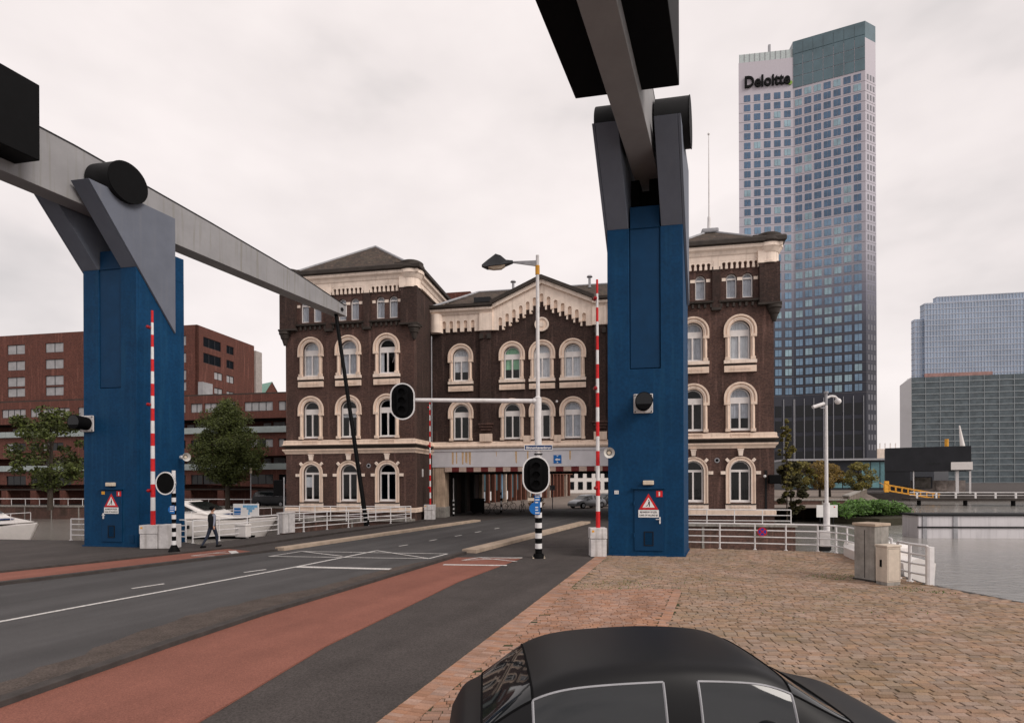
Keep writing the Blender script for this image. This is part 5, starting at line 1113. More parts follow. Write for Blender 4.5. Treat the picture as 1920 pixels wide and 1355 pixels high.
# ================================================================== TREES AND PLANTS
def leaves(mb, c, rad, n, size, rr, shell=0.35):
    for i in range(n):
        while True:
            p = Vector((rr.uniform(-1, 1), rr.uniform(-1, 1), rr.uniform(-1, 1)))
            if shell < p.length <= 1: break
        q = Vector((c[0] + p.x * rad[0], c[1] + p.y * rad[1], c[2] + p.z * rad[2])); s = size * rr.uniform(0.6, 1.3)
        a = Vector((rr.uniform(-1, 1), rr.uniform(-1, 1), rr.uniform(-0.7, 0.7))).normalized(); b = a.orthogonal().normalized(); b = (b + a.cross(b) * rr.uniform(-1, 1)).normalized()
        mb.add([tuple(q - a * s), tuple(q + b * s * 0.5), tuple(q + a * s), tuple(q - b * s * 0.5)], [(0, 1, 2, 3)])
def tree(loc, h, crown, m, label, seed, n=46, lp=120, size=0.16, trunk=0.22, group=None, name='tree', cz0=0.25, taper=0.0):
    rr = random.Random(seed); t = tag(empty(name, loc), label, 'tree', group); rx, rz = crown; cz = h - rz
    tb = MB(); pts = [Vector((0, 0, -0.2)), Vector((rr.uniform(-.1, .1), 0, h * 0.3)), Vector((rr.uniform(-.2, .2), rr.uniform(-.2, .2), h * 0.6)), Vector((0, 0, h * 0.88))]
    for i, (a, b) in enumerate(zip(pts, pts[1:])): tb.cyl(a, b, trunk * (1 - 0.28 * i), trunk * (1 - 0.28 * (i + 1)), n=9)
    cb = MB()
    for k in range(n):
        a = rr.uniform(0, 6.283); f = rr.random() ** 0.5; z = rr.uniform(-1, 1); w = math.sqrt(max(0, 1 - z * z)) * (1 - taper * max(0, z)) * rr.uniform(0.75, 1.12)
        c = Vector((rx * f * w * math.cos(a), rx * f * w * math.sin(a), cz + z * rz * 0.92)); cr = rr.uniform(0.16, 0.30) * rx
        leaves(cb, c, (cr, cr, cr * 0.75), lp, size, rr)
        if k % 3 == 0: tb.cyl(pts[1].lerp(pts[3], rr.uniform(0.0, 0.75)), c, trunk * 0.28, trunk * 0.06, n=5)
    tb.build('trunk', bark, t); cb.build('crown', m, t, recalc=False); return t
tree((-32.3, 62.8, 0), 12.1, (3.9, 4.75), leaf_g, 'round bushy green tree on the far quay before the brick flats', 4, n=230, lp=170, size=0.12, trunk=0.28, taper=0.45)
tree((-53.0, 63.5, 0), 11.5, (4.2, 4.6), leaf_g, 'green tree at the far left behind the left tower', 5, n=60, lp=120, size=0.19, trunk=0.3)
tree((47.2, 92, 0), 6.0, (2.7, 2.2), leaf_y, 'olive green tree left of the ochre one, below the office tower', 6, n=70, lp=90, size=0.15, group='small trees before the pavilion')
tree((50.9, 92, 0), 5.9, (2.9, 2.3), leaf_o, 'ochre autumn tree behind the camera mast', 7, n=70, lp=90, size=0.15, group='small trees before the pavilion')
tree((53.4, 93.5, 0), 5.5, (2.0, 2.0), leaf_o, 'ochre autumn tree just right of the camera mast', 8, n=60, lp=90, size=0.15, group='small trees before the pavilion')
tree((57.3, 92, 0), 5.7, (2.7, 2.3), leaf_y, 'olive green tree standing alone, nearest the black building', 9, n=70, lp=90, size=0.15, group='small trees before the pavilion')
tree((22.7, 46.0, -0.2), 8.4, (0.62, 3.4), leaf_y, 'slender drooping tree against the right end of the gatehouse', 10, n=60, lp=70, size=0.09, trunk=0.06)
tree((25.3, 50.5, -0.3), 5.0, (1.5, 2.5), leaf_d, 'dark dense shrub at the right foot of the gatehouse', 12, n=40, lp=110, size=0.16, trunk=0.1)
rr = random.Random(31); cb = MB()
for k in range(170):
    f = rr.random(); x = 33.5 + 10.5 * f + rr.uniform(-1.2, 1.2); y = 57.5 + 7.5 * f * f + rr.uniform(-2.2, 2.6); hgt = 1.55 * math.sin(math.pi * min(1, max(0.06, (f * 0.8 + 0.18)))) ** 0.8 * rr.uniform(0.5, 1.15)
    leaves(cb, Vector((x, y, -1.2 + hgt)), (0.75, 0.75, 0.42), 80, 0.15, rr, 0.2)
tag(cb.build('bramble_bush', leaf_b, recalc=False), 'bright green bramble bank sloping to the water', 'bush')
# planter with flowers inside the gate street
# ================================================================== BOATS
def yacht(loc, rz, L, Bm, label, cab=True):
    t = tag(empty('motor_yacht', loc, rz), label, 'boat', 'moored motor yachts'); st = [(-0.5, 0.86, 1.55), (-0.3, 0.98, 1.5), (0.0, 1.0, 1.55), (0.2, 0.9, 1.65), (0.36, 0.62, 1.78), (0.46, 0.26, 1.9), (0.5, 0.03, 1.98)]
    q = MB(); k = 7
    for f, w, sh in st:
        x = f * L; hw = w * Bm / 2; rk = max(0, f - 0.1) * 2.2 * (L / 11); q.v += [(x - rk * 1.5, -hw * .55, -0.35), (x - rk, -hw * .80, 0.15), (x, -hw, sh - .5 * max(0, f)), (x, 0, sh + 0.08 - .5 * max(0, f)), (x, hw, sh - .5 * max(0, f)), (x - rk, hw * .80, 0.15), (x - rk * 1.5, hw * .55, -0.35)]
    for i in range(len(st) - 1):
        for j in range(k): q.f.append((i * k + j, i * k + (j + 1) % k, (i + 1) * k + (j + 1) % k, (i + 1) * k + j))
    q.f += [tuple(range(k)), tuple((len(st) - 1) * k + j for j in reversed(range(k)))]
    q.build('hull', gel_w, t, smooth=True)
    q = MB()
    for f, w, sh in st[:-1]: x = f * L; hw = w * Bm / 2; q.v += [(x - max(0, f - 0.1) * 2.2 * (L / 11), -hw * .83 - 0.03, 0.12), (x - max(0, f - 0.1) * 2.0 * (L / 11), -hw * .87 - 0.03, 0.36)]
    q.f = [(2 * i, 2 * i + 2, 2 * i + 3, 2 * i + 1) for i in range(len(st) - 2)]; q.build('waterline_stripe', black, t)
    cw = Bm * 0.34
    prof = [(-0.40 * L, 1.5), (-0.38 * L, 2.95), (-0.02 * L, 3.05), (0.16 * L, 2.1), (0.36 * L, 1.75)]
    q = MB(); n = len(prof); q.v = [(x, -cw * (1 if z < 2.5 else .82), z) for x, z in prof] + [(x, cw * (1 if z < 2.5 else .82), z) for x, z in prof]; q.f = [tuple(range(n)), tuple(range(2 * n - 1, n - 1, -1))] + [((i + 1) % n, i, n + i, n + (i + 1) % n) for i in range(n)]
    c = q.build('cabin', gel_w, t, bevel=0.08)
    MB().add([(-0.34 * L, -cw * .93, 2.15), (0.10 * L, -cw * .96, 2.2), (-0.01 * L, -cw * .85, 2.85), (-0.33 * L, -cw * .85, 2.8)], [(0, 1, 2, 3)]).map(lambda x, y, z: (x, y - 0.05, z)).build('side_window', glass_blk, c)
    MB().add([(0.02 * L, -cw * .7, 2.93), (0.13 * L, -cw * .8, 2.32), (0.13 * L, cw * .8, 2.32), (0.02 * L, cw * .7, 2.93)], [(0, 1, 2, 3)]).map(lambda x, y, z: (x + 0.04, y, z + 0.05)).build('windscreen', glass_blk, c)
    MB().box(0.2 * L, 0.27 * L, -0.5, 0.5, 1.98, 2.04).build('deck_hatch', sign_navy, c)
    for f in (-0.30, -0.16, 0.02): MB().box(f * L, f * L + 0.9, -Bm * .5 - 0.02, -Bm * .46, 0.95, 1.22).build('porthole', glass_blk, t)
    q = MB(); pr_ = None
    for i in range(7):
        f = -0.1 + 0.58 * i / 6; w = 0.98 - max(0, f - 0.05) ** 1.6 * 3.2; p = Vector((f * L, -max(0.05, w) * Bm * .47, 1.62 + max(0, f) * .6)); q.cyl(p, p + Vector((0, 0, 0.6)), 0.02, n=6)
        if pr_: q.cyl(pr_ + Vector((0, 0, 0.6)), p + Vector((0, 0, 0.6)), 0.022, n=6)
        pr_ = p
    q.build('pulpit_rail', white_steel, t)
    return t
yacht((-25.9, 45.0, -1.6), -R(8), 14.5, 4.4, 'white motor yacht moored behind the deck railing, bow towards the gatehouse')
yacht((-38.5, 39.5, -1.6), -R(10), 11.0, 3.6, 'white motor yacht moored left of the left tower')
t = tag(empty('white_pontoon', (31.4, 43.0, -1.6), -R(4)), 'long white pontoon hull with dark trim on the water at the right', 'boat')
MB().box(0, 22, 0, 2.0, -0.4, 1.72).build('hull', mat('pontoon_grey', (0.60, 0.58, 0.60), 0.5, var=0.08, scale=0.6, streak=0.3), t, bevel=0.05)
MB().box(-0.1, 22.1, -0.12, 2.1, 1.72, 1.86).box(-0.08, 22.1, -0.08, 0.0, 0.78, 0.90).build('rubbing_strake', darksteel, t)
for x in (0.3, 2.55, 8.0, 14): MB().box(x, x + 0.32, -0.06, 0.0, 0.0, 1.72).build('rib', lead, t)
t = tag(empty('small_boat', (12.98, 19.6, -1.6), R(84)), 'white boat deck just behind the short railing by the cabinets', 'boat')
q = MB(); st = [(-2.2, .48), (-1, .55), (0.8, .52), (1.9, .34), (2.6, .05)]
for x, w in st: q.v += [(x, -w * .6, -0.2), (x, -w, 1.95), (x, 0, 2.1), (x, w, 1.95), (x, w * .6, -0.2)]
for i in range(4):
    for j in range(5): q.f.append((i * 5 + j, i * 5 + (j + 1) % 5, i * 5 + 5 + (j + 1) % 5, i * 5 + 5 + j))
q.f += [(0, 1, 2, 3, 4), (24, 23, 22, 21, 20)]; q.build('hull', gel_w, t, smooth=True)
MB().box(-1.2, 0.5, -0.35, 0.35, 2.0, 2.4).build('cabin_top', gel_w, t, bevel=0.1); MB().box(-1.0, 0.3, -0.37, -0.352, 2.14, 2.32).build('window', glass_blk, t)
t = tag(empty('jetty', (68.0, 95.0, -1.6), R(-12)), 'low jetty with white posts before the black building', 'jetty')
MB().box(0, 40, 0, 3, 0.9, 1.25).build('deck', gutter_m, t)
for i in range(14): MB().box(1 + i * 2.9, 1.25 + i * 2.9, 0.1, 0.3, 1.25, 2.3).build('post', white_steel, t)
MB().box(0, 40, 0.1, 0.22, 2.2, 2.32).box(0, 40, 0.1, 0.2, 1.75, 1.83).build('rail', white_steel, t)
for i in range(6): MB().cyl((2 + i * 7, 1.5, -1), (2 + i * 7, 1.5, 1.0), 0.3, n=10).build('pile', darksteel, t)
t = tag(empty('yellow_gangway', (67.5, 100.0, 0)), 'yellow gangway sloping down to the jetty', 'gangway')
for s in (0, 1.4):
    MB().tube([(-0.5, s, 2.3), (0.3, s, 1.9), (9.5, s, 0.2)], 0.06, 6).tube([(0.3, s, 0.9), (9.5, s, -0.7)], 0.06, 6).build('rail', yellow, t)
    for i in range(9): MB().cyl((0.3 + i * 1.12, s, 1.9 - i * 0.208), (0.3 + i * 1.12, s, 0.9 - i * 0.195), 0.07, n=6).build('post', yellow, t)
MB().box(-0.5, 0.3, 0, 0.2, 0.6, 2.6).build('gate_box', yellow, t)

# ================================================================== CABINETS, MAST, BOARDS
t = tag(empty('concrete_pillar', (10.62, 16.45, 0), R(26)), 'stained grey concrete pillar with flat cap at the plaza edge', 'pillar')
MB().box(-0.34, 0.34, -0.30, 0.30, 0, 1.62).build('shaft', concrete, t, bevel=0.015); MB().box(-0.38, 0.38, -0.34, 0.34, 1.62, 1.70).build('cap', conc_strip, t, bevel=0.015)
MB().box(-0.345, -0.341, -0.02, 0.0, 0.1, 1.5).build('joint', kerb_m, t); MB().box(-0.37, 0.37, -0.33, 0.33, -0.01, 0.06).build('base', kerb_m, t)
t = tag(empty('utility_cabinet', (10.62, 15.72, 0), R(16)), 'small beige utility cabinet in front of the concrete pillar', 'cabinet')
MB().box(-0.25, 0.25, -0.18, 0.18, 0.10, 1.08).build('body', beige_box, t, bevel=0.012); MB().box(-0.27, 0.27, -0.20, 0.20, 1.08, 1.14).build('lid', beige_box, t, bevel=0.015); MB().box(-0.24, 0.24, -0.17, 0.17, -0.01, 0.10).build('base', concrete, t)
MB().flat(rect(-0.22, 0.22, 0.14, 1.04), [rect(-0.214, 0.214, 0.146, 1.034)], -0.183, -0.1805).build('door_gap', kerb_m, t)
MB().box(-0.262, -0.25, -0.02, 0.04, 0.52, 0.72).build('lock', black, t)
t = tag(empty('camera_mast', (13.25, 23.45, 0)), 'slim white mast with two surveillance cameras at the plaza railing', 'camera mast')
MB().cyl((0, 0, 0), (0, 0, 2.0), 0.13, 0.12, n=14).build('lower_pole', white_steel, t, smooth=True); MB().cyl((0, 0, 2.0), (0, 0, 6.1), 0.075, 0.06, n=12).build('pole', white_steel, t, smooth=True)
MB().cyl((0, 0, 6.1), (0, 0, 6.7), 0.055, n=10).cyl((0, 0, 6.62), (0, 0, 6.7), 0.09, n=10).build('mast_head', lead, t)
MB().cyl((0, 0, -0.0), (0, 0, 0.16), 0.17, n=14).build('foot', black, t)
c = MB().cyl((-0.62, -0.1, 6.02), (-0.12, -0.05, 6.18), 0.075, n=12).build('tube_camera', white_steel, t, smooth=True); MB().tube([(0, 0, 6.0), (-0.25, -0.04, 6.0), (-0.3, -0.06, 6.08)], 0.025, 6).build('camera_bracket', lead, t)
MB().tube([(0, 0, 6.42), (0.2, 0, 6.5), (0.38, 0, 6.48), (0.48, 0, 6.38)], 0.05, 8).build('dome_arm', white_steel, t, smooth=True); MB().sphere((0.5, 0, 6.28), 0.13, 14, 10).build('dome_camera', white_steel, t, smooth=True)
t = tag(empty('control_box', (12.95, 23.1, 0), -R(14)), 'white control box on the plaza railing next to the camera mast', 'box')
MB().box(-0.2, 0.2, -0.12, 0.12, 0.2, 0.86).build('body', dirty_white, t, bevel=0.01); MB().box(-0.18, 0.18, -0.1, 0.1, 0.0, 0.2).build('foot', darksteel, t)
t = tag(empty('notice_board', (28.4, 50.2, -1.6)), 'blank white notice board standing in the water beyond the railing', 'board')
MB().box(-0.95, 0.95, -0.03, 0.03, 1.15, 2.25).build('panel', sign_white, t); MB().cyl((-0.6, 0.08, -1), (-0.6, 0.08, 2.2), 0.06).cyl((0.6, 0.08, -1), (0.6, 0.08, 2.2), 0.06).build('post', darksteel, t); MB().box(0.6, 0.72, -0.036, -0.031, 2.02, 2.14).build('mark', red, t)
t = tag(empty('no_stopping_sign', (10.55, 23.52, 0), -R(14)), 'small round blue and red sign fixed to the plaza railing', 'sign')
MB().flat(arc(0, 0.78, 0.19, 0, 345, 23), [], -0.06, -0.045).build('disc', red, t); MB().flat(arc(0, 0.78, 0.15, 0, 345, 23), [], -0.064, -0.0605).build('face', mat('sign_blue_deep', (0.02, 0.05, 0.35), 0.5), t)
MB().flat([(-0.12, 0.88), (-0.09, 0.91), (0.12, 0.69), (0.09, 0.66)], [], -0.0675, -0.0645).flat([(0.12, 0.88), (0.09, 0.91), (-0.12, 0.69), (-0.09, 0.66)], [], -0.0705, -0.0678).build('cross', red, t)
MB().box(-0.03, 0.03, -0.045, 0.0, 0.7, 0.86).build('clamp', lead, t)
t = tag(empty('information_board', (-14.3, 29.7, 0), -R(6)), 'white information board with blue print above the deck railing', 'board')
MB().box(-0.72, 0.72, -0.03, 0.03, 1.12, 1.80).build('panel', sign_white, t, bevel=0.01); MB().cyl((0.05, 0.05, 0), (0.05, 0.05, 1.2), 0.05).build('post', darksteel, t)
pale_b = mat('print_light_blue', (0.18, 0.42, 0.66), 0.5, var=0.3, scale=9)
for i, (a, b, z0, z1, m) in enumerate([(-.66, -.28, 1.46, 1.58, sign_blue), (-.66, -.28, 1.30, 1.42, sign_blue), (-.66, -.3, 1.22, 1.27, sign_blue), (-.15, .66, 1.60, 1.73, pale_b), (.05, .5, 1.50, 1.59, pale_b), (.16, .36, 1.36, 1.49, pale_b), (.14, .22, 1.22, 1.35, pale_b)]): MB().box(a, b, -0.036 - 0.0005 * i, -0.031, z0, z1).build('print', m, t)
t = tag(empty('lifebuoy_chest', (-14.2, 29.15, 0), -R(14)), 'white chest standing below the information board', 'box')
MB().box(-0.34, 0.34, -0.2, 0.2, 0.08, 0.66).build('body', gel_w, t, bevel=0.04); MB().box(-0.36, 0.36, -0.22, 0.22, 0.66, 0.76).build('lid', gel_w, t, bevel=0.03)
t = tag(empty('railing_cabinet', (-13.0, 31.75, 0), R(60)), 'tall white cabinet at the deck railing left of the hanger rod', 'cabinet')
MB().box(-0.42, 0.42, -0.25, 0.25, 0.05, 1.15).build('body', dirty_white, t, bevel=0.03); MB().box(-0.44, 0.44, -0.27, 0.27, 1.15, 1.22).build('lid', dirty_white, t, bevel=0.02); MB().box(-0.02, 0.0, -0.256, -0.251, 0.1, 1.1).build('door_gap', kerb_m, t)
def post(loc, h, label, z_str=1.4):
    t = tag(empty('striped_post', loc), label, 'post', 'striped posts in the gate'); n = 8
    for i in range(n): MB().cyl((0, 0, z_str * i / n), (0, 0, z_str * (i + 1) / n), 0.075, n=10).build('post_band', rimw if i % 2 else black, t, smooth=True)
    MB().cyl((0, 0, z_str), (0, 0, h), 0.04, n=8).build('pole', white_steel, t)
post((-5.05, 47.0, 0), 3.2, 'black and white post inside the left side of the gate'); post((-1.1, 51.0, 0), 4.0, 'black and white post beyond the middle of the gate', 2.2)
t = tag(empty('far_lamp_post', (-29.6, 62.6, 0)), 'small pale lamp post right of the round tree', 'lamp post'); MB().cyl((0, 0, 0), (0, 0, 3.9), 0.06, n=8).build('pole', lead, t); MB().cyl((0, 0, 3.9), (0, 0, 4.5), 0.14, n=10).build('lantern', cream, t)
t = tag(empty('walkway_signal', (-17.35, 42.0, 0)), 'dark signal box on a thin pole at the left gatehouse corner', 'signal'); MB().cyl((0, 0, 0), (0, 0, 3.3), 0.05, n=8).build('pole', lead, t); MB().box(-0.75, -0.1, -0.15, 0.15, 1.9, 3.1).build('housing', black, t, bevel=0.05)
t = tag(empty('street_sign_pole', (3.9, 55.0, 0)), 'thin grey pole with a small sign in the street beyond the gate', 'sign'); MB().cyl((0, 0, 0), (0, 0, 3.6), 0.045, n=8).build('pole', lead, t); MB().box(-0.25, 0.25, -0.05, -0.03, 2.0, 2.5).build('plate', lead, t)
t = tag(empty('flower_planter', (2.6, 62.0, 0)), 'low planter with leafy plants in the street beyond the gate', 'planter'); MB().cyl((0, 0, 0), (0, 0, 0.5), 0.7, 1.0, n=14).build('bowl', pier_m, t); q = MB(); leaves(q, (0, 0, 0.85), (0.9, 0.9, 0.5), 260, 0.12, random.Random(3), 0.1); q.build('plants', leaf_d, t, recalc=False)

# ================================================================== VEHICLES
CARS = []; glass_car = mat('car_glass', (0.012, 0.014, 0.016), 0.04, var=0.1, spec=0.6)
def car(loc, rz, L, Wd, H, paint, label, st, belt=0.60, group=None, name='car'):
    """lofted body: stations along the length give roof/bonnet height and plan width"""
    t = tag(empty(name, loc, rz), label, 'car', group); q = MB(); rows = []
    for f, top, cab in st:
        x = (f - 0.5) * L; e = 1 - 0.16 * abs(2 * f - 1) ** 4; hw = Wd / 2 * e; zb = H * belt
        bz = min(top, zb)
        if cab: pts = [(hw * .9, 0.22), (hw, 0.42), (hw * .995, zb * .8), (hw * .96, zb), (hw * .80, top - (top - zb) * .12), (hw * .62, top - 0.02), (0, top)]
        else: pts = [(hw * .9, 0.22), (hw, 0.42), (hw * .995, bz * .8), (hw * .95, bz * .94), (hw * .85, bz * .985), (hw * .6, bz), (0, bz + 0.015)]
        row = [(x, -y, z) for y, z in pts] + [(x, y, z) for y, z in reversed(pts[:-1])]; rows.append(row)
    n = len(rows[0])
    for r in rows: q.v += r
    gl = []
    for i in range(len(rows) - 1):
        for j in range(n - 1):
            q.f.append((i * n + j, (i + 1) * n + j, (i + 1) * n + j + 1, i * n + j + 1)); c0, c1 = st[i][2], st[i + 1][2]
            gl.append(1 if (j in (3, n - 5) and c0 and c1 and not 0.43 < st[i][0] < 0.45) or (c0 != c1 and 4 <= j <= n - 6) else 0)
    q.f += [tuple(reversed(range(n))), tuple((len(rows) - 1) * n + j for j in range(n))]; gl += [0, 0]
    me = q.raw('body', paint); me.materials.append(glass_blk)
    for p_, g_i in zip(me.polygons, gl): p_.material_index = g_i; p_.use_smooth = True
    b = bpy.data.objects.new('body', me); COL.objects.link(b); b.parent = t; s = b.modifiers.new('sub', 'SUBSURF'); s.levels = 3; s.render_levels = 3; CARS.append((b, t, paint))
    for s_ in (-1, 1):
        for fx in (0.12, -0.13): MB().box(fx * L - .28, fx * L - .10, s_ * Wd * .492 - .015, s_ * Wd * .492 + .015, H * .555, H * .575).build('door_handle', paint, t, bevel=.008)
    for fx in (-0.31, 0.31):
        for s_ in (-1, 1):
            w = MB().cyl((fx * L, s_ * (Wd / 2 - 0.2), 0.32), (fx * L, s_ * (Wd / 2 + 0.01), 0.32), 0.32, n=22).build('wheel', black_matt, t, smooth=True)
            MB().cyl((fx * L, s_ * (Wd / 2 + 0.011), 0.32), (fx * L, s_ * (Wd / 2 + 0.02), 0.32), 0.2, n=16).build('rim', lead, w)
    for s_ in (-1, 1):
        MB().sphere((L * 0.452, s_ * Wd * .31, H * .43), 0.12, 12, 8, 0.55).build('headlight', mat('lamp_clear', (0.5, 0.5, 0.52), 0.15), t, smooth=True)
        MB().sphere((-L * 0.462, s_ * Wd * .34, H * .5), 0.09, 10, 6, 0.9).build('tail_light', redlamp, t, smooth=True)
        MB().sphere((L * 0.13, s_ * (Wd / 2 + 0.09), H * .66), 0.12, 10, 8, 0.75).build('wing_mirror', paint, t, smooth=True)
    return t
hatch = [(0.0, 0.62, 0), (0.03, 0.92, 0), (0.06, 0.98, 0), (0.17, 1.36, 1), (0.28, 1.45, 1), (0.44, 1.475, 1), (0.475, 1.474, 1), (0.58, 1.45, 1), (0.66, 1.38, 1), (0.80, 0.94, 0), (0.92, 0.82, 0), (0.985, 0.68, 0), (1.0, 0.5, 0)]
carblack = mat('black_car_paint', (0.006, 0.006, 0.007), 0.42, var=0.1, spec=0.22)
car((1.55, 5.36, 0.0), R(3), 4.35, 1.86, 1.475, carblack, 'black car parked on the brick plaza, roof at the bottom edge', hatch)
carsil = mat('silver_car_paint', (0.32, 0.33, 0.35), 0.3, metal=0.4, var=0.05)
car((8.0, 60.0, 0.0), R(215), 4.3, 1.78, 1.47, carsil, 'silver car parked in the street beyond the gate', hatch)
car((10.9, 64.0, 0.0), R(215), 4.3, 1.78, 1.5, mat('dark_car_paint', (0.03, 0.032, 0.036), 0.3), 'dark car behind the silver one, beyond the gate', hatch)
van = [(0.0, 0.9, 0), (0.015, 1.2, 0), (0.03, 1.9, 1), (0.4, 1.98, 1), (0.68, 1.95, 1), (0.74, 1.8, 1), (0.84, 1.15, 0), (0.96, 1.0, 0), (1.0, 0.6, 0)]
car((-28.6, 66.4, 0.0), -R(12), 4.9, 1.9, 1.98, mat('dark_van_paint', (0.02, 0.021, 0.024), 0.35), 'dark van parked on the far quay under the brick flats', van, name='van')
bpy.context.view_layer.update(); dg = bpy.context.evaluated_depsgraph_get()
for b, t, paint in CARS:
    src = bpy.data.meshes.new_from_object(b.evaluated_get(dg)); bm = bmesh.new(); bm.from_mesh(src); bm.faces.ensure_lookup_table(); seen = set(); parts = []
    for fc in bm.faces:
        if fc.material_index != 1 or fc.index in seen: continue
        st_ = [fc]; isl = []; seen.add(fc.index)
        while st_:
            c = st_.pop(); isl.append(c)
            for e_ in c.edges:
                for k in e_.link_faces:
                    if k.material_index == 1 and k.index not in seen: seen.add(k.index); st_.append(k)
        parts.append(isl)
    def sub(faces, name, m, parent_mesh=None):
        idx = {}; vs = []; fs = []
        for fc in faces:
            r_ = []
            for v in fc.verts:
                if v.index not in idx: idx[v.index] = len(vs); vs.append(tuple(v.co))
                r_.append(idx[v.index])
            fs.append(tuple(r_))
        me = bpy.data.meshes.new(name); me.from_pydata(vs, [], fs); me.materials.append(m)
        for p_ in me.polygons: p_.use_smooth = True
        return me
    for isl in parts:
        cx_ = sum(x.calc_center_median().x for x in isl) / len(isl); cy_ = sum(x.calc_center_median().y for x in isl) / len(isl)
        nm = 'side_window' if abs(cy_) > 0.3 else ('windscreen' if cx_ > 0 else 'rear_window')
        o = bpy.data.objects.new(nm, sub(isl, nm, glass_car)); COL.objects.link(o); o.parent = t
        ids = set(x.index for x in isl); tr_ = MB()
        for x in isl:
            for e_ in x.edges:
                if sum(1 for k in e_.link_faces if k.index in ids) == 1: tr_.cyl(e_.verts[0].co, e_.verts[1].co, 0.011, n=5)
        tr_.build('window_trim', lead if nm == 'side_window' else black_matt, o, smooth=True)
    b.modifiers.clear(); b.data = sub([x for x in bm.faces if x.material_index == 0], 'body', paint); bm.free()
# bicycles in the passage
def bicycle(loc, rz, label):
    t = tag(empty('bicycle', loc, rz), label, 'bicycle', 'bicycles beyond the gate')
    for x in (-0.52, 0.52):
        w = MB(); pts = [(x + 0.34 * math.cos(2 * math.pi * i / 20), 0, 0.35 + 0.34 * math.sin(2 * math.pi * i / 20)) for i in range(21)]; w.tube(pts, 0.022, 6); w.build('wheel', black_matt, t)
    MB().tube([(-0.52, 0, .35), (-0.1, 0, .32), (0.34, 0, .82), (-0.22, 0, .85), (-0.1, 0, .32)], 0.02, 6).tube([(-.52, 0, .35), (-.22, 0, .85)], 0.015, 6).tube([(.52, 0, .35), (.32, 0, .98)], 0.02, 6).build('frame', darksteel, t)
    MB().tube([(0.2, -0.28, 1.05), (0.32, 0, 1.0), (0.2, 0.28, 1.05)], 0.016, 6).build('handlebar', lead, t); MB().box(-0.36, -0.1, -0.07, 0.07, 0.92, 0.98).cyl((-.22, 0, .85), (-.22, 0, .93), .015).build('saddle', black, t)
t = tag(empty('waste_container', (-3.2, 50.5, 0), R(8)), 'black waste container standing inside the gate beside the bicycles', 'container')
MB().box(-0.55, 0.55, -0.45, 0.45, 0.1, 1.25).build('body', black_matt, t, bevel=0.05); MB().box(-0.6, 0.6, -0.5, 0.5, 1.25, 1.36).build('lid', black, t, bevel=0.04)
for x in (-.4, .4): MB().cyl((x, -.46, .1), (x, -.38, .1), .1, n=10).build('wheel', black, t)
bicycle((0.9, 53.5, 0), R(70), 'bicycle standing between the two striped posts beyond the gate'); bicycle((-1.9, 49.5, 0), R(20), 'dark bicycle parked just inside the gate'); bicycle((-0.4, 56.5, 0), R(35), 'bicycle parked farther down the street beyond the gate')

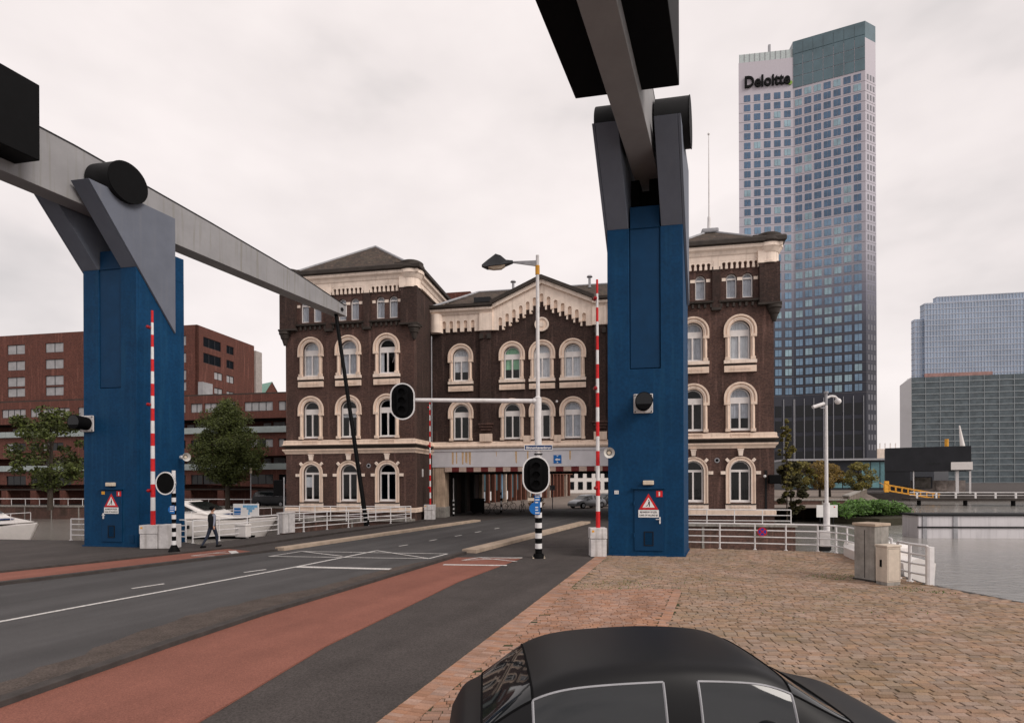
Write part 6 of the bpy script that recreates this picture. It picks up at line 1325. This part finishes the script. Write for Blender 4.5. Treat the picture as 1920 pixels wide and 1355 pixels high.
# ================================================================== THE PEDESTRIAN
def person(loc, rz):
    t = tag(empty('person', loc, rz), 'person in black vest and dark jeans walking away on the left pavement', 'person')
    skin_m = mat('skin', (0.42, 0.24, 0.17), 0.6); jeans = mat('dark_jeans', (0.014, 0.020, 0.040), 0.85, var=0.3, scale=9); vest = mat('black_vest', (0.012, 0.012, 0.014), 0.85, var=0.2); shirt = mat('grey_blue_shirt', (0.20, 0.21, 0.26), 0.85, var=0.25, scale=10)
    V = [(0, 0, 0.97, .155, .11), (0, 0.0, 1.12, .15, .105), (0, 0.01, 1.30, .175, .12), (0, 0.0, 1.46, .165, .105), (0, 0.01, 1.56, .06, .06), (0, 0.02, 1.63, .058, .06)]
    E = [(0, 1), (1, 2), (2, 3), (3, 4), (4, 5)]
    def chain(start, pts):
        p = start
        for q in pts: V.append(q); E.append((p, len(V) - 1)); p = len(V) - 1
    chain(0, [(-.09, -.01, .90, .10, .10), (-.10, -.14, .52, .068, .072), (-.10, -.38, .16, .045, .048), (-.10, -.43, .10, .045, .05), (-.11, -.34, .05, .04, .035)])     # trailing leg
    chain(0, [(.09, .02, .90, .10, .10), (.09, .17, .50, .068, .072), (.09, .19, .12, .045, .048), (.09, .18, .06, .045, .05), (.10, .33, .04, .04, .035)])
    chain(3, [(-.20, 0, 1.43, .065, .065), (-.27, .02, 1.16, .05, .05), (-.28, .16, .94, .036, .036), (-.28, .20, .86, .03, .035)])
    chain(3, [(.20, 0, 1.43, .065, .065), (.33, -.10, 1.20, .05, .05), (.43, -.20, 1.02, .036, .036), (.46, -.22, .96, .03, .035)])
    me = bpy.data.meshes.new('body'); me.from_pydata([v[:3] for v in V], E, []); b = bpy.data.objects.new('body', me); COL.objects.link(b); b.parent = t
    sm = b.modifiers.new('skin', 'SKIN'); sm.use_smooth_shade = True
    for i, v in enumerate(V): me.skin_vertices[0].data[i].radius = (v[3], v[4]); 
    me.skin_vertices[0].data[0].use_root = True
    b.modifiers.new('sub', 'SUBSURF').render_levels = 2
    m = bpy.data.materials.new('clothed_body'); m.use_nodes = True; n_ = m.node_tree; bs = n_.nodes['Principled BSDF']; tcn = n_.nodes.new('ShaderNodeTexCoord'); sx = n_.nodes.new('ShaderNodeSeparateXYZ'); r = n_.nodes.new('ShaderNodeValToRGB'); r.color_ramp.interpolation = 'CONSTANT'
    dv = n_.nodes.new('ShaderNodeMath'); dv.operation = 'DIVIDE'; dv.inputs[1].default_value = 2.0; n_.links.new(tcn.outputs['Object'], sx.inputs[0]); n_.links.new(sx.outputs['Z'], dv.inputs[0]); n_.links.new(dv.outputs[0], r.inputs['Fac'])
    e = r.color_ramp.elements; e[0].position = 0; e[0].color = (0.01, 0.01, 0.011, 1); e[1].position = 0.055; e[1].color = (0.014, 0.020, 0.040, 1)
    q = e.new(0.50); q.color = (0.20, 0.21, 0.26, 1); q = e.new(0.765); q.color = (0.42, 0.24, 0.17, 1)
    n_.links.new(r.outputs['Color'], bs.inputs['Base Color']); bs.inputs['Roughness'].default_value = 0.85; me.materials.append(m)
    # vest over the torso, head with face and hair, hands with fingers, shoes
    q = MB(); sec = [(0.93, .185, .145), (1.05, .18, .14), (1.2, .19, .145), (1.36, .205, .15), (1.46, .20, .13), (1.53, .12, .09)]; n = 16
    for z, a, c in sec: q.v += [(a * math.cos(2 * math.pi * i / n), c * math.sin(2 * math.pi * i / n), z) for i in range(n)]
    for k in range(len(sec) - 1):
        for i in range(n): q.f.append((k * n + i, k * n + (i + 1) % n, (k + 1) * n + (i + 1) % n, (k + 1) * n + i))
    q.build('vest', vest, t, smooth=True)
    h = MB().sphere((0, .03, 1.73), .098, 16, 12, 1.25).build('head', skin_m, t, smooth=True)
    MB().sphere((0, .005, 1.77), .108, 16, 10, 1.05).build('hair', black_matt, h, smooth=True)
    MB().cyl((0, .12, 1.725), (0, .15, 1.70), .014, .018, n=8).build('nose', skin_m, h); MB().box(-.03, .03, .112, .122, 1.66, 1.67).build('mouth', redlamp, h)
    for s in (-1, 1): MB().sphere((s * .1, .02, 1.72), .025, 8, 6, 1.4).build('ear', skin_m, h); MB().sphere((s * .035, .115, 1.75), .012, 8, 6).build('eye', black, h)
    for s, (x, y, z), d in ((-1, (-.28, .20, .86), (0, .35, -1)), (1, (.46, -.22, .96), (.45, -.1, -.8))):
        D = Vector(d).normalized(); P = Vector((x, y, z)); U = Vector((0, 1, 0)); q = MB(); q.cyl(P - D * .03, P + D * .07, .032, .036, n=8)
        for k in range(4): a = P + D * .07 + U * (k - 1.5) * .018; mid = a + D * (.035 + .006 * (1 - abs(k - 1.5))); q.cyl(a, mid, .0095, .009, n=6); q.cyl(mid, mid + (D + Vector((-s * .5, 0, 0))).normalized() * .03, .009, .007, n=6)
        a = P + D * .01 + U * .03; q.cyl(a, a + (D + U * .8).normalized() * .05, .011, .009, n=6); q.build('hand', skin_m, t, smooth=True)
    for x, y, a in ((-.105, -.36, -.1), (.095, .25, .1)): q = MB(); q.box(x - .045, x + .045, y - .13, y + .14, 0.0, .075); q.build('shoe', black, t, bevel=.03)
    return t
person((-13.82, 25.45, 0.0), -R(28))
